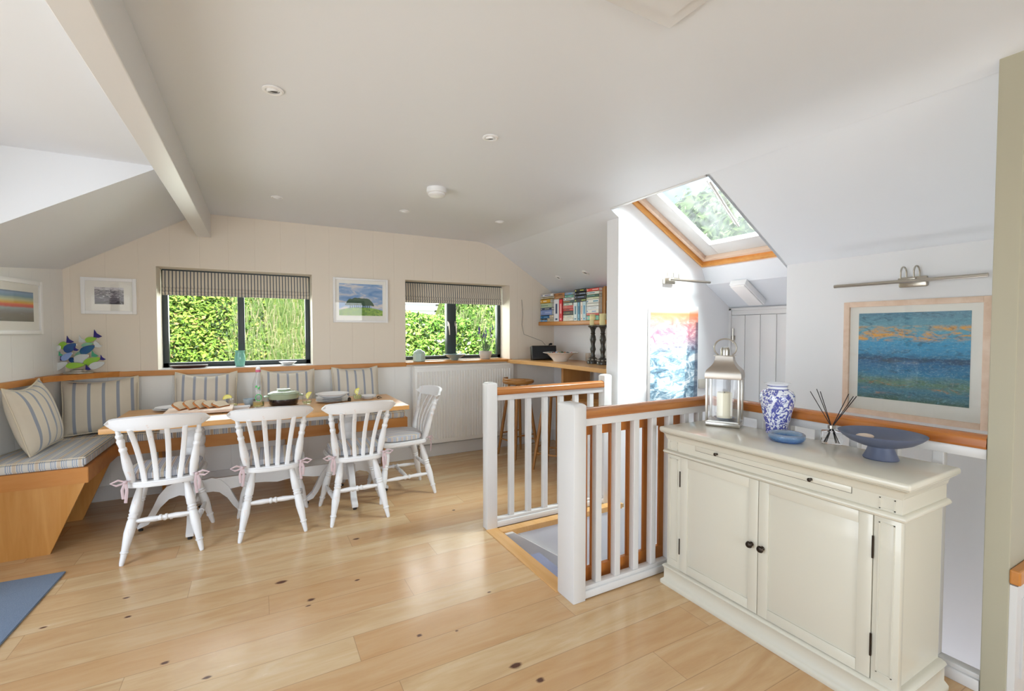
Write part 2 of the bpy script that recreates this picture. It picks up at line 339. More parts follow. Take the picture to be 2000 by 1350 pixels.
# ------------------------------------------------------------ geometry helpers
class G:
    """collects geometry in world coordinates"""
    def __init__(s): s.bm = bmesh.new()
    def box(s, x0, x1, y0, y1, z0, z1, bev=0, mtx=None, seg=2):
        r = bmesh.ops.create_cube(s.bm, size=1.0)
        vs = r['verts']
        bmesh.ops.scale(s.bm, vec=(x1-x0, y1-y0, z1-z0), verts=vs)
        bmesh.ops.translate(s.bm, vec=((x0+x1)/2, (y0+y1)/2, (z0+z1)/2), verts=vs)
        if bev:
            es = list({e for v in vs for e in v.link_edges})
            rb = bmesh.ops.bevel(s.bm, geom=es, offset=bev, segments=seg, affect='EDGES', profile=.5)
            vs = list({v for f in rb['faces'] for v in f.verts} | {v for v in vs if v.is_valid})
        if mtx is not None: bmesh.ops.transform(s.bm, matrix=mtx, verts=vs)
        return s
    def loft(s, rings, caps=True, closed_v=False):
        """rings: list of rings of 3D points"""
        R_ = [[s.bm.verts.new(p) for p in ring] for ring in rings]
        n = len(R_[0]); k = len(R_)
        for i in range(k if closed_v else k-1):
            a, b = R_[i], R_[(i+1) % k]
            for j in range(n):
                try: s.bm.faces.new((a[j], a[(j+1) % n], b[(j+1) % n], b[j]))
                except ValueError: pass
        if caps and not closed_v:
            try: s.bm.faces.new(list(reversed(R_[0]))); s.bm.faces.new(R_[-1])
            except ValueError: pass
        return s
    def tube(s, pts, rad, seg=10, closed=False, flat=None):
        pts = [Vector(p) for p in pts]; n = len(pts)
        if not hasattr(rad, '__len__'): rad = [rad]*n
        rings = []; up = None
        for i, p in enumerate(pts):
            if closed: t = pts[(i+1) % n]-pts[i-1]
            else: t = pts[min(i+1, n-1)]-pts[max(i-1, 0)]
            t.normalize()
            if up is None:
                up = Vector((0, 0, 1)) if abs(t.z) < .9 else Vector((1, 0, 0))
                if flat: up = Vector(flat[2])
            a = t.cross(up).normalized(); b = a.cross(t).normalized()
            if not flat: up = b
            fa, fb = (flat[0], flat[1]) if flat else (1, 1)
            rings.append([p+a*(math.cos(q)*rad[i]*fa)+b*(math.sin(q)*rad[i]*fb) for q in [2*math.pi*j/seg for j in range(seg)]])
        return s.loft(rings, True, closed)
    def turned(s, a, b, prof, seg=14):
        a = Vector(a); b = Vector(b); return s.tube([a.lerp(b, t) for t, r in prof], [r for t, r in prof], seg)
    def lathe(s, c, prof, seg=28, caps=True, sx=1, sy=1):
        rings = [[(c[0]+r*sx*math.cos(2*math.pi*j/seg), c[1]+r*sy*math.sin(2*math.pi*j/seg), c[2]+z) for j in range(seg)] for r, z in prof]
        return s.loft(rings, caps)
    def prism(s, poly, axis, a, b, bev=0):
        """poly: 2D points in the two other axes (order x,y,z without axis)"""
        def P(p, h):
            if axis == 'x': return (h, p[0], p[1])
            if axis == 'y': return (p[0], h, p[1])
            return (p[0], p[1], h)
        A = [s.bm.verts.new(P(p, a)) for p in poly]; B = [s.bm.verts.new(P(p, b)) for p in poly]
        n = len(poly); fs = []
        for i in range(n): fs.append(s.bm.faces.new((A[i], A[(i+1) % n], B[(i+1) % n], B[i])))
        fs.append(s.bm.faces.new(list(reversed(A)))); fs.append(s.bm.faces.new(B))
        bmesh.ops.recalc_face_normals(s.bm, faces=fs)
        if bev:
            es = list({e for f in fs for e in f.edges}); bmesh.ops.bevel(s.bm, geom=es, offset=bev, segments=2, affect='EDGES')
        return s
    def xf(s, m): bmesh.ops.transform(s.bm, matrix=m, verts=s.bm.verts[:]); return s
    def sphere(s, c, r, sc=(1, 1, 1), u=14, v=9, mtx=None):
        rr = bmesh.ops.create_uvsphere(s.bm, u_segments=u, v_segments=v, radius=r); vs = rr['verts']
        bmesh.ops.scale(s.bm, vec=sc, verts=vs)
        if mtx is not None: bmesh.ops.transform(s.bm, matrix=mtx, verts=vs)
        bmesh.ops.translate(s.bm, vec=c, verts=vs); return s
    def cyl(s, c, r, z0, z1, seg=24, r2=None):
        return s.lathe((c[0], c[1], 0), [(r, z0), (r if r2 is None else r2, z1)], seg)
def label(o, lab=None, cat=None, grp=None, kind=None):
    if lab: o['label'] = lab
    if cat: o['category'] = cat
    if grp: o['group'] = grp
    if kind: o['kind'] = kind
    return o
def wloc(o):
    v = Vector((0, 0, 0))
    while o is not None: v += o.location; o = o.parent
    return v
def obj(name, g, mat, parent=None, lab=None, cat=None, grp=None, kind=None, smooth=35, origin=None):
    bm = g.bm if isinstance(g, G) else g
    bmesh.ops.recalc_face_normals(bm, faces=bm.faces[:])
    if parent is not None: org = wloc(parent)
    elif origin is not None: org = Vector(origin)
    elif kind == 'structure': org = Vector((0, 0, 0))
    else:
        xs = [v.co for v in bm.verts]
        mn = Vector((min(p.x for p in xs), min(p.y for p in xs), min(p.z for p in xs))); mx = Vector((max(p.x for p in xs), max(p.y for p in xs), max(p.z for p in xs)))
        org = Vector(((mn.x+mx.x)/2, (mn.y+mx.y)/2, mn.z))
    bmesh.ops.translate(bm, vec=-org, verts=bm.verts[:])
    me = bpy.data.meshes.new(name); bm.to_mesh(me); bm.free()
    for m in (mat if isinstance(mat, (list, tuple)) else [mat]): me.materials.append(m)
    if smooth:
        me.polygons.foreach_set('use_smooth', [True]*len(me.polygons)); me.set_sharp_from_angle(angle=R(smooth))
    o = bpy.data.objects.new(name, me); C.objects.link(o)
    if parent is not None: o.parent = parent
    else: o.location = org
    return label(o, lab, cat, grp, kind)
def thing(name, loc, lab, cat, grp=None):
    o = bpy.data.objects.new(name, None); C.objects.link(o); o.location = loc; o.empty_display_size = .1
    return label(o, lab, cat, grp)
def copy_tree(o, parent=None):
    c = o.copy(); C.objects.link(c)
    if parent is not None: c.parent = parent
    for ch in [x for x in bpy.data.objects if x.parent is o]: copy_tree(ch, c)
    return c
def struct(name, g, mat, parent=None, smooth=0): return obj(name, g, mat, parent, kind='structure', smooth=smooth)
def arc(c, r, a0, a1, n, plane='xz'):
    out = []
    for i in range(n+1):
        a = a0+(a1-a0)*i/n; u = r*math.cos(a); v = r*math.sin(a)
        out.append({'xz': (c[0]+u, c[1], c[2]+v), 'yz': (c[0], c[1]+u, c[2]+v), 'xy': (c[0]+u, c[1]+v, c[2])}[plane])
    return out

# ============================================================ ROOM SHELL
YB = 4.86; XR = 3.28; FL = -2.45
def LX(y): return -1.335-.18*(YB-y)          # slightly skewed left wall
g = G(); g.box(-1.95, 1.44, -3.2, 5.2, -.22, 0); g.box(1.44, 2.44, -3.2, 1.925, -.22, 0); g.box(1.44, 2.545, 2.77, 5.2, -.22, 0); g.box(2.545, 3.4, 3.0, 5.2, -.22, 0); g.box(2.44, 3.4, -3.2, .66, -.22, 0)
struct('floor', g, M['floor'])
g = G(); g.box(1.36, 1.444, 1.985, 2.845, -.015, .006); g.box(1.44, 2.52, 2.76, 2.83, -.03, .008)
struct('trim_1', g, M['oaklty'])
g = G(); g.box(1.2, 4.1, -.2, 3.1, FL-.1, FL); struct('floor_2', g, M['wallw'])
# back wall with two window openings
g = G(); y0, y1 = YB, YB+.34
for a in ((-1.75, -.75, y0, y1, 1.0, 2.5), (.46, 1.375, y0, y1, 1.05, 1.93), (2.64, 3.4, y0, y1, 1.0, 2.5), (-.75, 2.64, y0, y1, 1.0, 1.05), (-.75, 2.64, y0, y1, 1.93, 2.5)): g.box(*a)
struct('wall_back', g, M['wallb'])
g = G(); g.box(-1.75, 3.4, y0, y1, 0, 1.0); struct('wall_back_lower', g, M['walllow'])
g = G(); g.prism([(LX(3.47), 3.47), (LX(4.9), 4.9), (LX(4.9)-.2, 4.9), (LX(3.47)-.2, 3.47)], 'z', 0, 2.0)
struct('wall_left', g, M['walll'])
g = G(); g.box(-1.76, -1.6, -3.2, -1.2, 0, 2.45); g.box(-1.76, -1.6, -1.2, 3.1, 2.15, 2.45); g.box(-1.76, -1.585, 3.1, 3.47, 0, 2.45)
struct('wall_left_doors', g, M['wallw'])
g = G(); g.box(-1.95, -1., -3.2, -3.0, 0, 2.45); g.box(2.5, 3.4, -3.2, -3, 0, 2.45); g.box(-1, 2.5, -3.2, -3, 0, .25); g.box(-1, 2.5, -3.2, -3, 2.2, 2.45)
struct('wall_rear', g, M['wallw'])
# right wall with the picture, door recess, stair wall
g = G(); g.box(XR, XR+.12, .55, 1.93, FL, 1.86); g.box(XR, XR+.12, -3.2, .55, 0, 1.86); g.box(XR, XR+.12, 2.99, 5.2, 0, 1.86)
struct('wall_right', g, M['wallw'])
g = G(); g.box(3.4, 4.07, 1.81, 1.93, FL, 1.9); g.box(3.95, 4.07, 1.93, 2.85, FL, 1.75)
struct('wall_recess', g, M['wallw'])
g = G()
g.prism([(2.545, 0), (4.07, 0), (4.07, 1.62), (3.53, 1.98), (2.66, 2.46), (2.545, 2.46)], 'y', 2.85, 2.99)
g.box(1.44, 2.545, 2.765, 2.85, FL, -.03); g.box(2.545, 4.07, 2.85, 2.99, FL, 0)
struct('wall_stair', g, M['wallw'])
g = G(); g.box(1.30, 1.44, 1.9, 2.8, FL, -.22); g.box(1.44, 2.4, 1.84, 1.925, FL, -.22); g.box(2.36, 2.44, .6, 1.84, FL, -.22); g.box(2.44, XR, .56, .66, FL, -.22)
struct('wall_stairwell', g, M['wallw'])
# ceiling: flat part, left slope, dormer ceiling, right slope
g = G(); g.box(-.47, 2.18, 3.47, 5.2, 2.41, 2.55); g.box(-.47, 2.18, -3.2, 3.47, 2.41, 2.55); g.prism([(2.18+(2.353-2.18)*2*u*(1-u)+(2.53-2.18)*u*u, 2.41+(2.303-2.41)*u*u) for u in [k/12 for k in range(10)]]+[(2.40, 2.55), (2.18, 2.55)], 'y', -3.2, 5.2); g.box(-1.95, -.40, -3.2, 3.47, 2.365, 2.5)
g.prism([(-.427, 2.41), (-1.95, 1.496), (-1.95, 1.62), (-.427, 2.534)], 'y', 3.47, 5.2)
g.prism([(-.44, 2.402), (-.44, 2.55), (-1.95, 2.55), (-1.95, 1.496)], 'y', 3.465, 3.52)
def RS(x): return 2.43-.605*(x-2.32)
g.prism([(2.345, RS(2.345)), (3.45, RS(3.45)), (3.45, RS(3.45)+.14), (2.345, 2.55)], 'y', -3.2, 1.95)
g.prism([(2.345, RS(2.345)), (3.45, RS(3.45)), (3.45, RS(3.45)+.14), (2.345, 2.55)], 'y', 2.99, 5.2); g.prism([(2.345, RS(2.345)), (2.547, RS(2.547)), (2.547, RS(2.547)+.24), (2.345, 2.6)], 'y', 2.85, 2.99)
g.prism([(2.345, RS(2.345)), (2.44, RS(2.44)), (2.44, 2.62), (2.345, 2.62)], 'y', 1.95, 3.06)
def FP(x): return 2.45-.55*(x-2.66)                     # plane of the roof window frame
g.prism([(2.44, RS(2.44)), (3.45, RS(3.45)), (3.45, RS(3.45)+.1), (3.6, 1.80), (3.6, 1.97), (2.44, FP(2.44)+.05)], 'y', 1.93, 1.95)
g.prism([(3.53, FP(3.53)-.02), (3.60, 1.805), (4.07, 1.523), (4.07, 1.75), (3.6, 2.0)], 'y', 1.93, 2.855)
g.prism([(3.28, 1.86), (4.07, 1.523), (4.07, 1.75), (3.6, 2.0), (3.28, 2.0)], 'y', 1.81, 1.93)
struct('ceiling', g, M['ceil'], smooth=12)
g = G(); g.box(-.457, -.355, -3.0, YB, 2.205, 2.412, .004); struct('trim_2', g, M['trimw'])      # ceiling beam
# loft hatch frame in the flat ceiling
g = G(); g.box(.60, 1.225, .45, 1.13, 2.395, 2.412, .004); g.box(.65, 1.17, .5, 1.075, 2.385, 2.40)
struct('trim_3', g, M['trimw'])
# wooden dado ledge along the back and left walls, corner shelf
g = G(); g.box(-1.36, 1.375, YB-.022, YB+.004, 1.008, 1.05, .003); g.box(1.375, 2.66, YB-.03, YB+.26, 1.022, 1.05, .003)
struct('trim_4', g, M['oak'])
g = G(); g.prism([(LX(3.47)+.002, 3.47), (LX(3.47)+.03, 3.47), (LX(4.86)+.03, 4.84), (LX(4.86), 4.86)], 'z', 1.008, 1.05)
g.prism([(LX(4.5)-.0, 4.5), (LX(4.52)+.035, 4.52), (-1.0, YB-.02), (-1.0, YB), (LX(4.86), YB)], 'z', 1.012, 1.053)
struct('trim_5', g, M['oaky'])
g = G(); g.box(-.75, .46, YB+.004, YB+.27, 1.04, 1.056); struct('trim_6', g, M['trimw'])           # white sill of window 1
g = G(); g.box(-1.335, -.75+0, YB-.012, YB, .0, .12); g.box(-.75, 3.27, YB-.016, YB, 0, .135, .004); struct('baseboard_back', g, M['trimw'])
g = G(); g.box(XR-.014, XR, 3.07, YB, 0, .135, .004); struct('baseboard_right', g, M['trimw'])
# cream column beside the camera and the wall piece beyond it
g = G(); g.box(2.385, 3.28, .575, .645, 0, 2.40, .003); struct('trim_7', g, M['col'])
g = G(); g.box(2.392, 3.28, .555, .575, .0, .455); g.box(2.44, 3.28, .548, .556, .10, .40); struct('wall_alcove', g, M['trimw'])
g = G(); g.box(2.380, 3.28, .545, .575, .462, .515, .006); struct('trim_8', g, M['oak'])
# stairs
g = G(); gt = G()
for i in range(8):
    x0 = 1.50+i*.225; z = -.19*(i+1)
    g.box(x0-.03, x0+.225, 1.93, 2.76, z-.19, z)
struct('stair_1', g, M['carpet'])
g = G(); g.prism([(1.46, -.005), (1.52, -.005), (3.7, -1.5), (3.7, -1.75), (1.46, -.26)], 'y', 2.735, 2.764); struct('baseboard_stair', g, M['trimw'])
# ------------------------------------------------------------ windows
def window(n, x0, x1, mull, z0=1.056, z1=1.93, y=5.10, handles=False):
    w = thing('window_%d' % n, ((x0+x1)/2, y, z0), None, None); w['kind'] = 'structure'
    g = G(); t = .032
    g.box(x0, x0+t+.012, y, y+.06, z0, z1, .004); g.box(x1-t-.012, x1, y, y+.06, z0, z1, .004); g.box(x0, x1, y, y+.06, z0, z0+t+.01, .004); g.box(x0, x1, y, y+.06, z1-t, z1, .004)
    for a, b in mull: g.box(a, b, y-.012, y+.06, z0, z1, .004)
    fr = obj('window_frame', g, M['anth'], w)
    xs = [x0+t]+[v for m_ in mull for v in m_]+[x1-t]
    for i in range(0, len(xs), 2):
        g = G(); g.box(xs[i], xs[i+1], y+.028, y+.034, z0+t, z1-t); obj('pane', g, M['glass'], w, smooth=0)
    if handles:
        for hx in (mull[0][0]+.014, mull[0][1]-.014):
            g = G(); g.box(hx-.009, hx+.009, y-.026, y-.012, 1.44, 1.50, .003); g.tube([(hx, y-.03, 1.485), (hx, y-.045, 1.47), (hx+.004, y-.045, 1.40), (hx+.008, y-.042, 1.34)], [.007, .008, .0075, .006], 8)
            obj('handle', g, M['nickel'], w, lab='silver lever handle')
    return w
window(1, -.75, .46, [(-.172, -.115)])
window(2, 1.375, 2.64, [(1.93, 2.045)], handles=True)
# patio doors (left, out of frame) and rear window
w = thing('door_2', (-1.68, 1, 0), None, None); w['kind'] = 'structure'
g = G()
for y in (-1.2, .23, 1.66, 3.04): g.box(-1.72, -1.64, y, y+.07, 0, 2.15)
g.box(-1.72, -1.64, -1.2, 3.1, 2.08, 2.15); g.box(-1.72, -1.64, -1.2, 3.1, 0, .08)
obj('door_frame', g, M['anth'], w)
obj('pane', G().box(-1.69, -1.684, -1.2, 3.1, .08, 2.08), M['glass'], w, smooth=0)
w = thing('window_4', (.75, -3.1, .25), None, None); w['kind'] = 'structure'
g = G()
for x in (-1, .13, 1.3, 2.44): g.box(x, x+.06, -3.14, -3.06, .25, 2.2)
g.box(-1, 2.5, -3.14, -3.06, .25, .31); g.box(-1, 2.5, -3.14, -3.06, 2.14, 2.2); obj('window_frame', g, M['anth'], w)
obj('pane', G().box(-1, 2.5, -3.103, -3.097, .31, 2.14), M['glass'], w, smooth=0)
# roof window
w = thing('window_3', (2.66, 2.40, 2.45), None, None); w['kind'] = 'structure'; TH = math.atan(.55)
def tilt(g): return g.xf(Matrix.Translation((2.66, 0, 2.45)) @ Matrix.Rotation(TH, 4, 'Y'))
L = .87/math.cos(TH)
def ring(g, x0, x1, y0, y1, t, z0, z1, b=.003):
    g.box(x0, x1, y0, y0+t, z0, z1, b); g.box(x0, x1, y1-t, y1, z0, z1, b); g.box(x0, x0+t, y0+t, y1-t, z0, z1, b); g.box(x1-t, x1, y0+t, y1-t, z0, z1, b); return g
g = tilt(ring(G(), -.24, L+.005, 1.955, 2.85, .022, -.012, .10)); obj('window_frame', g, M['pine'], w)
g = tilt(ring(G(), -.20, L-.03, 1.985, 2.82, .035, .02, .10)); obj('inner_frame', g, M['palewood'], w)
g = tilt(ring(G(), -.17, L-.065, 2.015, 2.79, .135, .055, .10)); obj('sash', g, M['trimw'], w)
g = tilt(G().box(-.08, L-.19, 2.13, 2.665, .075, .082)); obj('pane', g, M['sky'], w, smooth=0)
g = G(); g.box(2.44, 2.475, 1.96, 2.845, 2.345, 2.385, .004); obj('blind_box', g, M['trimw'], w)
g = tilt(G().tube([(.10, 2.17, .02), (.62, 2.27, .035)], .008, 8).tube([(.09, 2.19, .03), (.60, 2.29, .045)], .006, 8)); obj('sun_visor_rod', g, M['trimw'], w)
# cupboard door in the stair recess
w = thing('door_1', (3.95, 2.39, 0), None, None); w['kind'] = 'structure'
g = G()
for i in range(6): g.box(3.925, 3.948, 1.95+i*.148, 1.95+(i+1)*.148-.004, -.7, 1.53, .003)
obj('door_leaf', g, M['trimw'], w)
g = G(); g.box(3.93, 3.95, 1.93, 2.85, 1.535, 1.575); g.box(3.915, 3.95, 1.93, 2.85, 1.575, 1.60, .004); g.box(3.915, 3.95, 2.825, 2.85, -.7, 1.6); obj('door_frame', g, M['trimw'], w)
g = G(); g.tube([(3.912, 2.80, 1.41), (3.912, 2.80, 1.27)], .007, 8); g.box(3.91, 3.925, 2.785, 2.815, 1.30, 1.34); obj('bolt', g, M['nickel'], w, lab='grey metal bolt')

# ============================================================ OUTSIDE
def hedge(name, n, fn, size, cols, lab, cat, seed=1, noisy=.12):
    rnd = random.Random(seed); bm = bmesh.new()
    for _ in range(n):
        p, nr = fn(rnd); p = Vector(p); nr = Vector(nr).normalized()
        p += nr*rnd.uniform(-noisy, noisy)
        d = (nr+Vector((rnd.uniform(-1, 1), rnd.uniform(-1, 1), rnd.uniform(-.6, 1)))*.9).normalized()
        t = d.orthogonal().normalized(); t.rotate(Matrix.Rotation(rnd.uniform(0, 6.28), 3, d)); b = d.cross(t)
        s = size*rnd.uniform(.5, 1.3); q = rnd.uniform(.35, .6)
        vs = [bm.verts.new(p-t*s), bm.verts.new(p+b*s*q+d*s*.15), bm.verts.new(p+t*s), bm.verts.new(p-b*s*q+d*s*.15)]
        f = bm.faces.new(vs); f.material_index = rnd.choices(range(len(cols)), [c[1] for c in cols])[0]
    mats = []
    for i, (c, _) in enumerate(cols):
        m, nn, l, p = nt(name+'_leaf_%d' % i)
        v = coords(nn, l, True); f = noise_(nn, l, v, 3, 3)
        l.new(mix_(nn, l, f, rgb(c), tuple(x*.55 for x in rgb(c)[:3])+(1,)), p.inputs['Base Color'])
        p.inputs['Roughness'].default_value = .6; p.inputs['Subsurface Weight'].default_value = 0; mats.append(m)
    me = bpy.data.meshes.new(name); bm.to_mesh(me); bm.free()
    for m in mats: me.materials.append(m)
    o = bpy.data.objects.new(name, me); C.objects.link(o); return label(o, lab, cat, kind='stuff')
def bankz(x, y):
    top = 2.8-1.12*max(0, min(1, (x-.25)/.45)) + .95*max(0, min(1, (x-3.15)/.35)) - .12*max(0, min(1, (x-1)/1.5))
    return min(top, .30+(y-5.9)*1.05)+.10*noise.noise(Vector((x*1.3, y*1.3, 0)))
g = G(); nx, ny = 60, 24
P = [[(-4+i*.2, 5.7+j*.16, bankz(-4+i*.2, 5.7+j*.16)-.12) for i in range(nx)] for j in range(ny)]
vv = [[g.bm.verts.new(p) for p in r_] for r_ in P]
for j in range(ny-1):
    for i in range(nx-1): g.bm.faces.new((vv[j][i], vv[j][i+1], vv[j+1][i+1], vv[j+1][i]))
obj('garden_bank', g, pbr('bank_earth', '#4c6a26', .95, var=(6, '#7d8a45')), lab='grassy earth bank rising behind the two back windows', cat='bank', smooth=60)
def fb(x0, x1, y0=5.8, y1=8.9):
    def f(r):
        x = r.uniform(x0, x1); y = y0+(y1-y0)*r.random()**1.2; return (x, y, bankz(x, y)), (0, -.7, .7)
    return f
hedge('ground_cover', 52000, fb(-3.0, .1), .032, [('#98c448', 5), ('#a8cc4e', 2.5), ('#7aa838', 3.5), ('#c9cf6a', 1), ('#38571c', 3), ('#b99a6a', .5)], 'small leaved yellow green ground cover filling the left pane of the wide window', 'hedge', 3, .08)
hedge('leafy_shrub', 26000, fb(.9, 5.0), .040, [('#98d050', 5), ('#bce874', 4), ('#66a434', 3), ('#dfe8c8', .7), ('#2c4c1a', 2)], 'bright green leafy shrubs behind the narrower window with silver handles', 'hedge', 4, .12)
rnd = random.Random(5); bm = bmesh.new()
for _ in range(6500):
    x = rnd.uniform(-.3, 1.5) if rnd.random() < .72 else rnd.uniform(3.0, 5.0); y = rnd.uniform(5.9, 8.6); z = bankz(x, y)
    h = rnd.uniform(.12, .34); a = rnd.uniform(-.5, .5); w_ = rnd.uniform(.003, .006)
    p0 = Vector((x, y, z)); p1 = p0+Vector((a*h*.5, -h*.25, h*.8)); p2 = p0+Vector((a*h*1.5, -h*.7, h*.75))
    v = [bm.verts.new(q) for q in (p0-Vector((w_, 0, 0)), p0+Vector((w_, 0, 0)), p1+Vector((w_, 0, 0)), p1-Vector((w_, 0, 0)), p2)]
    f1 = bm.faces.new((v[0], v[1], v[2], v[3])); f2 = bm.faces.new((v[3], v[2], v[4])); f1.material_index = f2.material_index = rnd.choices((0, 1, 2), (5, 3, 2))[0]
me = bpy.data.meshes.new('meadow_grass'); bm.to_mesh(me); bm.free()
for nme, c in (('grass_a', '#86a860'), ('grass_b', '#b9c98a'), ('grass_c', '#d8cfae')): me.materials.append(pbr(nme, c, .7))
o = bpy.data.objects.new('meadow_grass', me); C.objects.link(o); label(o, 'long wispy grass with dry stems on the bank outside the wide window', 'grass', kind='stuff')
# slatted fence at the top of the bank
fe = thing('slatted_fence', (2.3, 9.3, 1.2), 'pale slatted garden fence showing above the shrubs at the top of the bank', 'fence')
g = G()
for k in range(11): g.box(.4, 5.2, 9.28, 9.30, 1.2+k*.125, 1.2+k*.125+.085)
obj('slats', g, pbr('fence_white', '#e8e8ea', .6), fe, smooth=0)
for x in (.45, 1.9, 3.3, 5.1):
    g = G(); g.box(x, x+.06, 9.30, 9.36, 1.1, 2.6); obj('post', g, pbr('fence_post', '#8d8a84', .7), fe, smooth=0)
# wooded hillside seen through the roof window
g = G(); P = [[(7.2+.9*j+.5*noise.noise(Vector((i*.3, j*.5, 3))), -7+i*.7, -1+j*.95+.8*noise.noise(Vector((i*.35, j*.6, 8)))) for i in range(34)] for j in range(9)]
vv = [[g.bm.verts.new(p) for p in r_] for r_ in P]
for j in range(8):
    for i in range(33): g.bm.faces.new((vv[j][i], vv[j][i+1], vv[j+1][i+1], vv[j+1][i]))
obj('wooded_hillside', g, pbr('hillside', '#55753a', .95, var=(2, '#7c8f5c')), lab='blurred green hillside seen through the roof window', cat='hillside', smooth=60)
def fh(r):
    i = r.uniform(0, 33); j = r.random()*8
    return (7.1+.9*j+.5*noise.noise(Vector((i*.3, j*.5, 3))), -7+i*.7, -1+j*.95+.8*noise.noise(Vector((i*.35, j*.6, 8)))), (-.7, 0, .7)
hedge('hillside_foliage', 9000, fh, .17, [('#7f9c58', 5), ('#5f8048', 4), ('#a9b884', 2), ('#c8bfa4', .8), ('#3c5630', 2)], 'loose foliage covering the hillside beyond the roof window', 'trees', 9, .3)
# terrace outside the patio doors
g = G(); g.box(-7.5, -1.78, -4, 5, -.25, -.05); struct('terrace', g, wood('deck_boards', '#b9b2a6', '#cfc8bc', 'y', 5, .7))
g = G(); g.box(-14, 14, -14, 14, -2.75, -2.6); struct('ground', g, pbr('lawn', '#5d7d35', .95))

